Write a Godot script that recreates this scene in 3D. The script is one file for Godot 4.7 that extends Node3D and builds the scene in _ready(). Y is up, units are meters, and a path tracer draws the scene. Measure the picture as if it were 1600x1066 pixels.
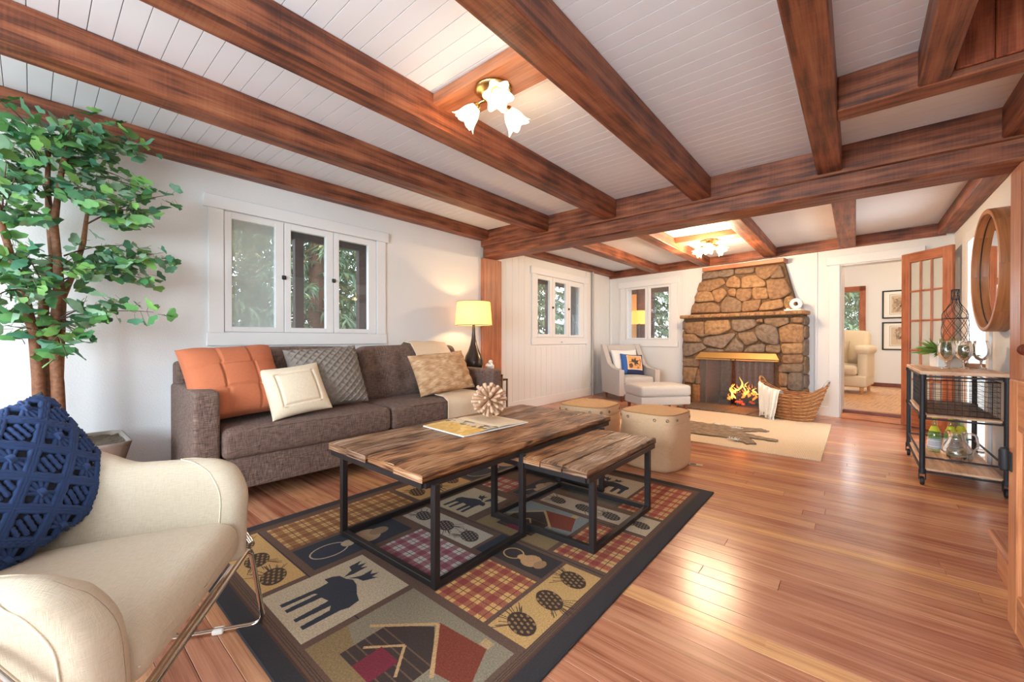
extends Node3D
# A beamed cottage living room: x runs along the header beam, -z towards the stone fireplace, metres.

const CAM := Vector3(0, 1.05, 0)
const FPX := 635.0
const XL := -3.79            # left wall
const XR := 0.86             # right wall
const ZH := -3.84            # near face of the header beam
const CN := 2.468            # ceiling of the near bay
const CF := 2.385            # ceiling of the far bay
const JN := 2.285            # underside of the near joists
const JF := 2.25             # underside of the far joists

var M := {}
var T := {}
var used := {}
var rng := RandomNumberGenerator.new()
var cam_basis: Basis
var FW: Transform3D          # frame of the far wall: x along it, y up, z into the room


# ------------------------------------------------------------------ mesh builder
class MB:
	var v := PackedVector3Array()
	var n := PackedVector3Array()
	var uv := PackedVector2Array()
	var c := PackedColorArray()
	var idx := PackedInt32Array()
	var color := Color.WHITE
	var s0 := 0
	var i0 := 0

	func add(p: Vector3, nn: Vector3, t: Vector2) -> int:
		v.append(p); n.append(nn); uv.append(t); c.append(color)
		return v.size() - 1

	func poly(pts: Array, hint: Vector3, uvs: Array) -> void:
		var nn: Vector3 = (pts[1] - pts[0]).cross(pts[2] - pts[0])
		if nn.length_squared() < 1e-16:
			return
		nn = nn.normalized()
		var flip := nn.dot(hint) < 0.0
		if flip:
			nn = -nn
		var b := v.size()
		for i in pts.size():
			add(pts[i], nn, uvs[i])
		for i in range(1, pts.size() - 1):
			if flip:
				idx.append_array([b, b + i, b + i + 1])
			else:
				idx.append_array([b, b + i + 1, b + i])

	func box(size: Vector3, xf := Transform3D.IDENTITY, bev := 0.0, off := Vector2.ZERO, lng := -1) -> void:
		var h := size * 0.5
		if lng < 0:
			lng = size.max_axis_index()
		var bv := minf(bev, minf(h.x, minf(h.y, h.z)) * 0.9)
		for a in 3:
			var b := (a + 1) % 3
			var d := (a + 2) % 3
			for s in [-1.0, 1.0]:
				var pts := []
				var uvs := []
				for q in [[-1, -1], [1, -1], [1, 1], [-1, 1]]:
					var p := Vector3.ZERO
					p[a] = s * h[a]; p[b] = q[0] * (h[b] - bv); p[d] = q[1] * (h[d] - bv)
					uvs.append(_buv(p, a, lng) + off)
					pts.append(xf * p)
				var o := Vector3.ZERO
				o[a] = s
				poly(pts, xf.basis * o, uvs)
		if bv <= 0.0:
			return
		for a in 3:
			var b := (a + 1) % 3
			var d := (a + 2) % 3
			for sb in [-1.0, 1.0]:
				for sd in [-1.0, 1.0]:
					var pts := []
					var uvs := []
					for q in [[0, -1], [1, -1], [1, 1], [0, 1]]:
						var p := Vector3.ZERO
						p[a] = q[1] * (h[a] - bv)
						p[b] = sb * (h[b] - (bv if q[0] == 1 else 0.0))
						p[d] = sd * (h[d] - (0.0 if q[0] == 1 else bv))
						uvs.append(_buv(p, b, lng) + off)
						pts.append(xf * p)
					var o := Vector3.ZERO
					o[b] = sb; o[d] = sd
					poly(pts, xf.basis * o, uvs)
		for sx in [-1.0, 1.0]:
			for sy in [-1.0, 1.0]:
				for sz in [-1.0, 1.0]:
					var o := Vector3(sx, sy, sz)
					var pts := []
					var uvs := []
					for k in 3:
						var p := o * (h - Vector3.ONE * bv)
						p[k] = o[k] * h[k]
						pts.append(xf * p); uvs.append(_buv(p, 0, lng) + off)
					poly(pts, xf.basis * o, uvs)

	func _buv(p: Vector3, axis: int, lng: int) -> Vector2:
		if axis == lng:
			return Vector2(p[(lng + 1) % 3], p[(lng + 2) % 3])
		return Vector2(p[lng], p[3 - axis - lng])

	func span(lo: Vector3, hi: Vector3, bev := 0.0, off := Vector2.ZERO, lng := -1) -> void:
		box((hi - lo).abs(), Transform3D(Basis.IDENTITY, (lo + hi) * 0.5), bev, off, lng)

	# bar with a rectangular section between two points
	func bar(a: Vector3, b: Vector3, w: float, t: float, bev := 0.0, up := Vector3.UP) -> void:
		var x := (b - a).normalized()
		if absf(x.dot(up)) > 0.98:
			up = Vector3.RIGHT
		var z := x.cross(up).normalized()
		box(Vector3((b - a).length(), t, w), Transform3D(Basis(x, z.cross(x), z), (a + b) * 0.5), bev)

	func begin() -> void:
		s0 = v.size(); i0 = idx.size()

	func end() -> void:   # smooth normals over what was added since begin(), welded by place
		var acc := {}
		for i in range(i0, idx.size(), 3):
			var a := v[idx[i]]
			var nn := (v[idx[i + 2]] - a).cross(v[idx[i + 1]] - a)
			for k in 3:
				var key := Vector3i((v[idx[i + k]] * 20000.0).round())
				acc[key] = acc.get(key, Vector3.ZERO) + nn
		for i in range(s0, v.size()):
			var q: Vector3 = acc.get(Vector3i((v[i] * 20000.0).round()), Vector3.UP)
			n[i] = q.normalized() if q.length_squared() > 1e-20 else Vector3.UP

	# rows: Array of PackedVector3Array of one length
	func grid(rows: Array, wrap_u := false, wrap_v := false, us := 1.0, vs := 1.0, flip := false) -> void:
		var nr := rows.size()
		var nc: int = rows[0].size()
		var b := v.size()
		begin()
		for r in nr:
			for q in nc:
				add(rows[r][q], Vector3.UP, Vector2(float(q) / maxi(nc - 1, 1) * us, float(r) / maxi(nr - 1, 1) * vs))
		for r in (nr if wrap_v else nr - 1):
			for q in (nc if wrap_u else nc - 1):
				var a := b + r * nc + q
				var d := b + r * nc + (q + 1) % nc
				var e := b + ((r + 1) % nr) * nc + (q + 1) % nc
				var f := b + ((r + 1) % nr) * nc + q
				if flip:
					idx.append_array([a, d, e, a, e, f])
				else:
					idx.append_array([a, e, d, a, f, e])
		end()

	func lathe(prof: Array, seg := 24, xf := Transform3D.IDENTITY, us := 1.0, vs := 1.0) -> void:
		var rows := []
		for p in prof:
			var row := PackedVector3Array()
			for k in seg + 1:
				var a := TAU * k / seg
				row.append(xf * Vector3(cos(a) * p.x, p.y, sin(a) * p.x))
			rows.append(row)
		grid(rows, false, false, us, vs)

	func tube(path: Array, r, seg := 8, closed := false, cap := true) -> void:
		var m := path.size()
		var rows := []
		var up := Vector3.ZERO
		var lastd := Vector3.ZERO
		for i in m:
			var d: Vector3
			if closed:
				d = path[(i + 1) % m] - path[(i + m - 1) % m]
			else:
				d = path[mini(i + 1, m - 1)] - path[maxi(i - 1, 0)]
			d = d.normalized()
			if i == 0:
				up = Vector3.UP if absf(d.y) < 0.9 else Vector3.RIGHT
			else:
				var ax := lastd.cross(d)
				if ax.length() > 1e-5:
					up = up.rotated(ax.normalized(), lastd.angle_to(d))
			up = (up - d * up.dot(d)).normalized()
			lastd = d
			var side := d.cross(up)
			var rad: float = r[i] if r is Array else r
			var row := PackedVector3Array()
			for k in seg:
				var a := TAU * k / seg
				row.append(path[i] + (up * cos(a) + side * sin(a)) * rad)
			rows.append(row)
		grid(rows, true, closed, 1.0, 1.0)
		if cap and not closed:
			for e in [0, m - 1]:
				var o: Vector3 = path[e]
				var hint: Vector3 = (path[0] - path[1]) if e == 0 else (path[m - 1] - path[m - 2])
				var pts := []
				var uvs := []
				for k in seg:
					pts.append(rows[e][k]); uvs.append(Vector2(0.5 + 0.1 * cos(TAU * k / seg), 0.1 * sin(TAU * k / seg)))
				poly(pts, hint, uvs)

	# rounded box with an optional puff of its faces; dent is a callable(p) -> Vector3 offset
	func cushion(size: Vector3, r: float, puff := Vector3.ZERO, xf := Transform3D.IDENTITY, sub := 8, dent = null) -> void:
		var h := size * 0.5
		var ks := PackedFloat32Array()
		begin()
		for a in 3:
			var b := (a + 1) % 3
			var d := (a + 2) % 3
			for s in [-1.0, 1.0]:
				var tb := _ts(h[b], r, sub)
				var td := _ts(h[d], r, sub)
				var base := v.size()
				for i in tb.size():
					for j in td.size():
						var q := Vector3.ZERO
						q[a] = s * h[a]; q[b] = tb[i]; q[d] = td[j]
						var inner := q.clamp(-(h - Vector3.ONE * r), h - Vector3.ONE * r)
						var dir := (q - inner).normalized()
						var p := inner + dir * r
						var f := Vector3(1.0 - pow(p.x / h.x, 2), 1.0 - pow(p.y / h.y, 2), 1.0 - pow(p.z / h.z, 2))
						p += Vector3(signf(p.x) * puff.x * f.y * f.z * absf(p.x) / h.x, signf(p.y) * puff.y * f.x * f.z * absf(p.y) / h.y, signf(p.z) * puff.z * f.x * f.y * absf(p.z) / h.z)
						if dent != null:
							p += dent.call(p)
						add(xf * p, Vector3.UP, Vector2(q[b], q[d]) if a != 1 else Vector2(q[d], q[b]))
				for i in tb.size() - 1:
					for j in td.size() - 1:
						var e := base + i * td.size() + j
						var g := e + td.size()
						if s > 0:
							idx.append_array([e, g + 1, g, e, e + 1, g + 1])
						else:
							idx.append_array([e, g, g + 1, e, g + 1, e + 1])
		end()

	func _ts(h: float, r: float, sub: int) -> Array:
		var o := []
		for k in 4:
			o.append(-h + r * (1.0 - cos(k / 4.0 * PI * 0.5)))
		for k in sub + 1:
			o.append(lerpf(-h + r, h - r, float(k) / sub))
		for k in range(3, -1, -1):
			o.append(h - r * (1.0 - cos(k / 4.0 * PI * 0.5)))
		return o

	# throw pillow in the xy plane, thickness along z; relief(u, v) adds height on the front
	func pillow(w: float, hh: float, t: float, xf: Transform3D, nn := 22, relief = null, pinch := 0.07) -> void:
		begin()
		for s in [1.0, -1.0]:
			var base := v.size()
			for i in nn + 1:
				for j in nn + 1:
					var a := sin((float(i) / nn - 0.5) * PI)
					var b := sin((float(j) / nn - 0.5) * PI)
					a = lerpf(a, float(i) / nn * 2.0 - 1.0, 0.5)
					b = lerpf(b, float(j) / nn * 2.0 - 1.0, 0.5)
					var x := a * (1.0 - pinch * (1.0 - b * b) * a * a)
					var y := b * (1.0 - pinch * (1.0 - a * a) * b * b)
					var z := pow(maxf(0.0, (1.0 - a * a) * (1.0 - b * b)), 0.45)
					z *= t * 0.5
					if relief != null and s > 0.0:
						z += relief.call(a, b) * minf(1.0, z / (t * 0.12))
					add(xf * Vector3(x * w * 0.5, y * hh * 0.5, z * s), Vector3.UP, Vector2(a * 0.5 + 0.5, 0.5 - b * 0.5))
			for i in nn:
				for j in nn:
					var e := base + i * (nn + 1) + j
					var g := e + nn + 1
					if s > 0:
						idx.append_array([e, g + 1, g, e, e + 1, g + 1])
					else:
						idx.append_array([e, g, g + 1, e, g + 1, e + 1])
		end()

	# flat polygon given in xy pushed out along z from z0 to z1, with chamfer
	func extrude(pts2: PackedVector2Array, z0: float, z1: float, xf := Transform3D.IDENTITY, cham := 0.0) -> void:
		var tri := Geometry2D.triangulate_polygon(pts2)
		var ins := pts2
		if cham > 0.0:
			var o := Geometry2D.offset_polygon(pts2, -cham)
			if o.size() == 1 and o[0].size() == pts2.size():
				ins = o[0]
				var best := 0
				for k in ins.size():
					if ins[k].distance_to(pts2[0]) < ins[best].distance_to(pts2[0]):
						best = k
				var turned := PackedVector2Array()
				var same := Geometry2D.is_polygon_clockwise(ins) == Geometry2D.is_polygon_clockwise(pts2)
				for k in ins.size():
					turned.append(ins[(best + (k if same else -k) + ins.size() * 2) % ins.size()])
				ins = turned
			else:
				cham = 0.0
		var dir := xf.basis * Vector3(0, 0, signf(z1 - z0))
		var zc := z1 - cham * signf(z1 - z0)
		for i in range(0, tri.size(), 3):
			var a := []
			var b := []
			var ua := []
			for k in 3:
				var p := ins[tri[i + k]]
				var q := pts2[tri[i + k]]
				a.append(xf * Vector3(p.x, p.y, z1)); b.append(xf * Vector3(q.x, q.y, z0)); ua.append(p)
			poly(a, dir, ua)
			poly(b, -dir, ua)
		var m := pts2.size()
		var cw := Geometry2D.is_polygon_clockwise(pts2)
		for i in m:
			var p := pts2[i]
			var q := pts2[(i + 1) % m]
			var e := (q - p)
			var o2 := Vector2(e.y, -e.x) * (-1.0 if cw else 1.0)
			var hint := xf.basis * Vector3(o2.x, o2.y, 0)
			poly([xf * Vector3(p.x, p.y, z0), xf * Vector3(q.x, q.y, z0), xf * Vector3(q.x, q.y, zc), xf * Vector3(p.x, p.y, zc)], hint, [Vector2(p.x, z0), Vector2(q.x, z0), Vector2(q.x, zc), Vector2(p.x, zc)])
			if cham > 0.0:
				var p2 := ins[i]
				var q2 := ins[(i + 1) % m]
				poly([xf * Vector3(p.x, p.y, zc), xf * Vector3(q.x, q.y, zc), xf * Vector3(q2.x, q2.y, z1), xf * Vector3(p2.x, p2.y, z1)], hint.normalized() + dir.normalized(), [p, q, q2, p2])

	# a field stone: polygon in xy bulging along +z
	func stone(pts2: PackedVector2Array, depth: float, xf: Transform3D, noise: FastNoiseLite) -> void:
		var cen := Vector2.ZERO
		for p in pts2:
			cen += p
		cen /= pts2.size()
		var ring := PackedVector2Array()
		var m := pts2.size()
		for i in m:   # cut the corners
			var p := pts2[i]
			var a := pts2[(i + m - 1) % m]
			var b := pts2[(i + 1) % m]
			var ra := minf(0.035, (a - p).length() * 0.3)
			var rb := minf(0.035, (b - p).length() * 0.3)
			ring.append(p + (a - p).normalized() * ra)
			ring.append(p.lerp((p + (a - p).normalized() * ra + p + (b - p).normalized() * rb) * 0.5, 0.6))
			ring.append(p + (b - p).normalized() * rb)
		var rows := []
		for i in ring.size():
			ring[i] = cen + (ring[i] - cen) * (1.0 + 0.012 / maxf(0.05, (ring[i] - cen).length()))
		for lv in [[1.0, -0.02, 0.0], [0.99, 0.0, 0.45], [0.95, 0.0, 0.8], [0.86, 0.0, 0.98], [0.5, 0.0, 1.12], [0.02, 0.0, 1.15]]:
			var row := PackedVector3Array()
			for p in ring:
				var q: Vector2 = cen + (p - cen) * lv[0]
				var z: float = lv[2] * depth + lv[1]
				if lv[2] > 0.3:
					z += noise.get_noise_2d(q.x * 900.0, q.y * 900.0) * depth * 0.45
					q += Vector2(noise.get_noise_2d(q.y * 700.0 + 90, q.x * 700.0), noise.get_noise_2d(q.x * 700.0, q.y * 700.0 + 60)) * 0.008
				row.append(xf * Vector3(q.x, q.y, z))
			rows.append(row)
		grid(rows, true, false)

	func mesh(m: Material) -> ArrayMesh:
		var arr := []
		arr.resize(Mesh.ARRAY_MAX)
		arr[Mesh.ARRAY_VERTEX] = v
		arr[Mesh.ARRAY_NORMAL] = n
		arr[Mesh.ARRAY_TEX_UV] = uv
		arr[Mesh.ARRAY_COLOR] = c
		arr[Mesh.ARRAY_INDEX] = idx
		var am := ArrayMesh.new()
		am.add_surface_from_arrays(Mesh.PRIMITIVE_TRIANGLES, arr)
		am.surface_set_material(0, m)
		return am


# ------------------------------------------------------------------ nodes
func numbered(called: String) -> String:
	var k: int = used.get(called, 0)
	used[called] = k + 1
	return called if k == 0 else "%s_%03d" % [called, k]

func thing(called: String, label: String, category: String, xf := Transform3D.IDENTITY, group := "") -> Node3D:
	var o := Node3D.new()
	o.name = numbered(called)
	o.transform = xf
	add_child(o)
	tag(o, label, category, group)
	return o

func tag(o: Node, label: String, category: String, group := "") -> void:
	o.set_meta("label", label)
	o.set_meta("category", category)
	if group:
		o.set_meta("group", group)

func part(parent: Node, called: String, mb: MB, m: Material, xf := Transform3D.IDENTITY) -> MeshInstance3D:
	return inst(parent, called, mb.mesh(m), xf)

func inst(parent: Node, called: String, mesh: Mesh, xf := Transform3D.IDENTITY) -> MeshInstance3D:
	var o := MeshInstance3D.new()
	o.mesh = mesh
	o.name = called
	o.transform = xf
	parent.add_child(o, true)
	return o

func solo(called: String, label: String, category: String, mb: MB, m: Material, xf := Transform3D.IDENTITY, group := "") -> MeshInstance3D:
	var o := part(self, numbered(called), mb, m, xf)
	tag(o, label, category, group)
	return o

func struct(called: String, mb: MB = null, m: Material = null, xf := Transform3D.IDENTITY) -> Node3D:
	var o: Node3D
	if mb:
		o = part(self, called, mb, m, xf)
	else:
		o = Node3D.new()
		o.name = called
		o.transform = xf
		add_child(o, true)
	o.set_meta("kind", "structure")
	return o

func at(x: float, y: float, z: float, turn := 0.0) -> Transform3D:
	return Transform3D(Basis(Vector3.UP, deg_to_rad(turn)), Vector3(x, y, z))

func ray(px: float, py: float) -> Vector3:
	return cam_basis * Vector3((px - 800.0) / FPX, (533.0 - py) / FPX, -1.0)

func at_x(px: float, py: float, x: float) -> Vector3:
	var d := ray(px, py)
	return CAM + d * (x - CAM.x) / d.x

func omni(parent: Node, called: String, pos: Vector3, e: float, col: Color, size := 0.03) -> void:
	var l := OmniLight3D.new()
	l.name = called
	l.light_energy = e
	l.light_color = col
	l.light_size = size
	l.omni_range = 14.0
	l.omni_attenuation = 2.0
	l.shadow_enabled = true
	l.position = pos
	parent.add_child(l, true)

func area(called: String, pos: Vector3, dir: Vector3, size: Vector2, e: float, col: Color) -> void:
	var l := AreaLight3D.new()
	l.name = called
	l.area_size = size
	l.light_energy = e
	l.light_color = col
	l.area_range = 16.0
	l.area_attenuation = 2.0
	l.shadow_enabled = true
	add_child(l, true)
	l.look_at_from_position(pos, pos + dir, Vector3.UP if absf(dir.y) < 0.9 else Vector3.RIGHT)


# ------------------------------------------------------------------ textures and materials
func noise_bytes(w: int, h: int, sx: int, sy: int, freq: float, sd: int, oct := 3, type := FastNoiseLite.TYPE_SIMPLEX_SMOOTH) -> PackedByteArray:
	var f := FastNoiseLite.new()
	f.noise_type = type
	f.seed = sd
	f.frequency = freq
	f.fractal_octaves = oct
	var im := f.get_seamless_image(maxi(8, w / sx), maxi(8, h / sy), false, false, 0.12, true)
	im.convert(Image.FORMAT_L8)
	im.resize(w, h, Image.INTERPOLATE_CUBIC if sx * sy > 1 else Image.INTERPOLATE_NEAREST)
	return im.get_data()

func ramp(stops: Array) -> Array:   # 256 colours from [[0..1, Color], ...]
	var g := Gradient.new()
	var offs := PackedFloat32Array()
	var cols := PackedColorArray()
	for s in stops:
		offs.append(s[0]); cols.append(s[1])
	g.offsets = offs
	g.colors = cols
	var o := []
	for i in 256:
		o.append(g.sample(i / 255.0))
	return o

func paint(w: int, h: int, val: PackedFloat32Array, stops: Array) -> ImageTexture:
	var lut := ramp(stops)
	var out := PackedByteArray()
	out.resize(w * h * 3)
	var j := 0
	for i in w * h:
		var c: Color = lut[clampi(int(val[i] * 255.0), 0, 255)]
		out[j] = c.r8; out[j + 1] = c.g8; out[j + 2] = c.b8
		j += 3
	return ImageTexture.create_from_image(Image.create_from_data(w, h, false, Image.FORMAT_RGB8, out))

func mixed(layers: Array) -> PackedFloat32Array:   # [[bytes, weight], ...]
	var o := PackedFloat32Array()
	o.resize(layers[0][0].size())
	for l in layers:
		var b: PackedByteArray = l[0]
		var k: float = l[1] / 255.0
		for i in o.size():
			o[i] += b[i] * k
	return o

func contrast(v: PackedFloat32Array, k: float) -> PackedFloat32Array:
	for i in v.size():
		v[i] = clampf((v[i] - 0.5) * k + 0.5, 0.0, 1.0)
	return v

func bump_of(w: int, h: int, val: PackedFloat32Array, strength: float) -> ImageTexture:
	var out := PackedByteArray()
	out.resize(w * h)
	for i in w * h:
		out[i] = clampi(int(val[i] * 255.0), 0, 255)
	var im := Image.create_from_data(w, h, false, Image.FORMAT_L8, out)
	im.convert(Image.FORMAT_RGBA8)
	im.bump_map_to_normal_map(strength)
	return ImageTexture.create_from_image(im)

func mat(called: String, col: Color, rough := 0.6, tex: Texture2D = null, scale := Vector3.ONE, tri := false, nrm: Texture2D = null, ns := 1.0, metal := 0.0) -> StandardMaterial3D:
	var m := StandardMaterial3D.new()
	m.resource_name = called
	m.albedo_color = col
	m.roughness = rough
	m.metallic = metal
	if tex:
		m.albedo_texture = tex
	if nrm:
		m.normal_enabled = true
		m.normal_texture = nrm
		m.normal_scale = ns
	m.uv1_scale = scale
	m.uv1_triplanar = tri
	M[called] = m
	return m

func glow(called: String, col: Color, e: float) -> void:
	var m := mat(called, col, 0.5)
	m.emission_enabled = true
	m.emission = col
	m.emission_energy_multiplier = e

func glass(called: String, col: Color, alpha: float, rough := 0.02) -> void:
	var m := mat(called, Color(col.r, col.g, col.b, alpha), rough)
	m.transparency = BaseMaterial3D.TRANSPARENCY_ALPHA

func C(r: int, g: int, b: int) -> Color:
	return Color8(r, g, b)

func make_materials() -> void:
	# wood: long streaks, fine fibre, broad blotches
	var w := 1024
	var h := 256
	var streak := noise_bytes(w, h, 24, 1, 0.035, 3)
	var fibre := noise_bytes(w, h, 32, 1, 0.25, 4, 2)
	var blot := noise_bytes(w, h, 4, 2, 0.02, 5, 3)
	var saw := noise_bytes(w, h, 1, 24, 0.12, 6, 2)
	var bw := contrast(mixed([[streak, 0.38], [fibre, 0.26], [blot, 0.28], [saw, 0.08]]), 1.35)
	T.beam = paint(w, h, bw, [[0.0, C(58, 32, 24)], [0.3, C(100, 56, 38)], [0.5, C(142, 83, 55)], [0.7, C(162, 101, 69)], [1.0, C(184, 130, 96)]])
	T.beam_n = bump_of(w, h, mixed([[streak, 0.4], [fibre, 0.3], [saw, 0.3]]), 2.0)
	mat("beam", C(232, 222, 216), 0.5, T.beam, Vector3(0.5, 2.0, 1), false, T.beam_n, 0.35)
	
	mat("red_board", C(255, 216, 200), 0.4, T.beam, Vector3(0.5, 2.0, 1), false, T.beam_n, 0.3)
	
	mat("dark_frame", C(92, 66, 58), 0.5, T.beam, Vector3(0.7, 3.0, 1))
	var fl := contrast(mixed([[streak, 0.4], [fibre, 0.35], [blot, 0.25]]), 1.3)
	T.grain = paint(w, h, fl, [[0.0, C(168, 142, 126)], [0.35, C(214, 192, 178)], [0.6, C(236, 220, 208)], [1.0, C(255, 246, 236)]])
	T.grain_n = bump_of(w, h, fl, 1.0)
	mat("post", C(188, 130, 96), 0.42, T.grain, Vector3(0.5, 2.0, 1), false, T.beam_n, 0.3)
	mat("door_wood", C(184, 120, 86), 0.38, T.grain, Vector3(0.7, 3.0, 1), false, T.beam_n, 0.2)
	var tones := [C(208, 157, 126), C(200, 145, 116), C(214, 164, 132), C(190, 134, 108), C(234, 186, 134), C(216, 166, 127)]
	for i in tones.size():
		var fm := mat("floor_%d" % i, tones[i], 0.23, T.grain, Vector3(0.45, 3.0, 1), false, T.grain_n, 0.12)
		fm.metallic_specular = 0.5
	mat("light_oak", C(232, 190, 140), 0.4, T.grain, Vector3(0.8, 3.0, 1))
	mat("gate_wood", C(222, 160, 112), 0.35, T.grain, Vector3(0.8, 3.0, 1))
	mat("pale_board", C(232, 206, 176), 0.45, T.grain, Vector3(0.8, 3.0, 1))
	mat("leg_wood", C(128, 66, 44), 0.4, T.grain, Vector3(2, 4, 1))
	mat("mirror_wood", C(186, 132, 86), 0.45, T.grain, Vector3(0.5, 2.5, 1), false, T.beam_n, 0.4)
	# reclaimed table boards: deep cracks, grey weathering over brown
	var crack := noise_bytes(w, h, 20, 1, 0.09, 13, 4)
	var deep := noise_bytes(w, h, 10, 2, 0.06, 14, 2)
	var patch := noise_bytes(w, h, 6, 3, 0.03, 15, 3)
	var tv := contrast(mixed([[crack, 0.36], [fibre, 0.3], [patch, 0.34]]), 1.9)
	for i in tv.size():
		if deep[i] < 62:
			tv[i] = maxf(0.02, tv[i] - (62 - deep[i]) * 0.012)
	T.rustic = paint(w, h, tv, [[0.0, C(32, 22, 17)], [0.2, C(82, 56, 41)], [0.4, C(132, 94, 66)], [0.58, C(164, 122, 86)], [0.75, C(178, 146, 120)], [1.0, C(208, 190, 176)]])
	T.rustic_n = bump_of(w, h, tv, 6.0)
	mat("rustic_0", Color.WHITE, 0.38, T.rustic, Vector3(0.55, 2.2, 1), false, T.rustic_n, 0.9)
	mat("rustic_1", C(255, 232, 204), 0.4, T.rustic, Vector3(0.55, 2.2, 1), false, T.rustic_n, 0.9)
	mat("rustic_2", C(226, 222, 224), 0.4, T.rustic, Vector3(0.55, 2.2, 1), false, T.rustic_n, 0.9)
	# plaster with a fine orange peel
	var pl := mixed([[noise_bytes(512, 512, 1, 1, 0.06, 21, 3), 1.0]])
	T.plaster_n = bump_of(512, 512, pl, 3.0)
	mat("plaster", C(224, 224, 222), 0.85, null, Vector3(2.2, 2.2, 2.2), true, T.plaster_n, 0.35)
	mat("white_paint", C(228, 228, 227), 0.55)
	mat("ceiling_paint", C(234, 237, 241), 0.6)
	mat("groove", C(120, 112, 106), 0.9)
	mat("panel_paint", C(224, 224, 222), 0.6)
	# cloth: crossed threads
	var hz := noise_bytes(256, 256, 16, 1, 0.35, 31, 2)
	var vt := noise_bytes(256, 256, 1, 16, 0.35, 32, 2)
	var wv := contrast(mixed([[hz, 0.5], [vt, 0.5]]), 1.7)
	T.weave = paint(256, 256, wv, [[0.0, C(90, 84, 84)], [0.5, C(190, 184, 180)], [1.0, C(255, 250, 244)]])
	T.weave_n = bump_of(256, 256, wv, 4.0)
	var fine := paint(256, 256, wv, [[0.0, C(226, 224, 222)], [0.5, C(243, 242, 240)], [1.0, C(255, 255, 255)]])
	cloth("sofa_cloth", C(150, 124, 111), T.weave, 2.6, 0.7)
	cloth("cream_cloth", C(200, 184, 160), fine, 6.0, 0.35)
	cloth("grey_cloth", C(196, 190, 184), fine, 6.0, 0.4)
	cloth("pouf_cloth", C(226, 188, 148), fine, 5.0, 0.4)
	cloth("pouf_top", C(222, 172, 118), fine, 5.0, 0.4)
	cloth("rust_cloth", C(196, 112, 74), fine, 6.0, 0.3)
	cloth("ivory_cloth", C(236, 220, 192), fine, 6.0, 0.3)
	cloth("knit_cloth", C(142, 132, 122), fine, 9.0, 0.7)
	cloth("white_cloth", C(240, 238, 234), fine, 6.0, 0.4)
	cloth("throw_cloth", C(240, 216, 184), fine, 7.0, 0.4)
	cloth("fringe_cloth", C(240, 234, 222), fine, 9.0, 0.7)
	cloth("navy_cord", C(38, 62, 106), fine, 40.0, 0.8)
	cloth("navy_base", C(34, 36, 46), fine, 9.0, 0.5)
	var fur := mixed([[noise_bytes(512, 512, 8, 1, 0.12, 41, 3), 0.6], [noise_bytes(512, 512, 4, 4, 0.04, 42, 2), 0.4]])
	var fur_n := bump_of(512, 512, fur, 5.0)
	mat("fur", Color.WHITE, 0.9, paint(512, 512, fur, [[0.0, C(146, 104, 70)], [0.45, C(196, 154, 112)], [0.7, C(222, 186, 146)], [1.0, C(240, 214, 182)]]), Vector3(1, 1, 1), false, fur_n, 1.0)
	mat("hide", Color.WHITE, 0.9, paint(512, 512, fur, [[0.0, C(70, 54, 42)], [0.45, C(122, 104, 84)], [0.7, C(150, 130, 106)], [1.0, C(186, 166, 138)]]), Vector3(2, 2, 2), true, fur_n, 1.0)
	mat("hide_white", C(238, 234, 226), 0.9, null, Vector3(2, 2, 2), true, fur_n, 1.0)
	# woven sisal: ribs
	var sis := PackedFloat32Array()
	sis.resize(256 * 256)
	var sn := noise_bytes(256, 256, 2, 2, 0.1, 51, 2)
	for y in 256:
		for x in 256:
			sis[y * 256 + x] = 0.5 + 0.3 * sin(x * TAU / 16.0) * (0.6 + 0.4 * sin(y * TAU / 8.0)) + (sn[y * 256 + x] / 255.0 - 0.5) * 0.4
	mat("sisal", Color.WHITE, 0.95, paint(256, 256, sis, [[0.0, C(164, 138, 108)], [0.5, C(216, 194, 162)], [1.0, C(238, 222, 196)]]), Vector3(5, 5, 5), true, bump_of(256, 256, sis, 4.0), 0.8)
	mat("wicker", C(202, 154, 100), 0.6, T.grain, Vector3(3, 3, 3), true)
	mat("wicker_dark", C(168, 118, 72), 0.6, T.grain, Vector3(3, 3, 3), true)
	# stone
	var st := mixed([[noise_bytes(512, 512, 1, 1, 0.012, 61, 4), 0.5], [noise_bytes(512, 512, 1, 1, 0.06, 62, 3), 0.3], [noise_bytes(512, 512, 1, 1, 0.2, 63, 2), 0.2]])
	var st_n := bump_of(512, 512, st, 6.0)
	T.stone = paint(512, 512, st, [[0.0, C(104, 90, 78)], [0.35, C(178, 160, 142)], [0.55, C(218, 204, 186)], [0.75, C(240, 226, 206)], [1.0, C(255, 250, 240)]])
	var sc := [C(178, 147, 112), C(162, 134, 106), C(150, 131, 112), C(140, 130, 122), C(184, 155, 120), C(150, 138, 129)]
	for i in sc.size():
		mat("stone_%d" % i, sc[i], 0.75, T.stone, Vector3(2.2, 2.2, 2.2), true, st_n, 0.9)
	mat("mortar", C(128, 108, 86), 0.95, T.stone, Vector3(4, 4, 4), true, st_n, 0.8)
	mat("mantel_stone", C(206, 160, 104), 0.7, T.stone, Vector3(6, 6, 6), true, st_n, 0.9)
	mat("hearth_slate", C(120, 116, 110), 0.6, T.stone, Vector3(3, 3, 3), true, st_n, 0.5)
	mat("soot", C(112, 104, 98), 0.95, T.stone, Vector3(3, 3, 3), true)
	mat("charred", C(46, 34, 28), 0.9, T.rustic, Vector3(2, 4, 1))
	mat("bark", C(152, 108, 78), 0.7, T.stone, Vector3(5, 5, 5), true, st_n, 0.5)
	mat("dead_wood", C(232, 206, 178), 0.6, T.grain, Vector3(4, 4, 4), true)
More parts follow.
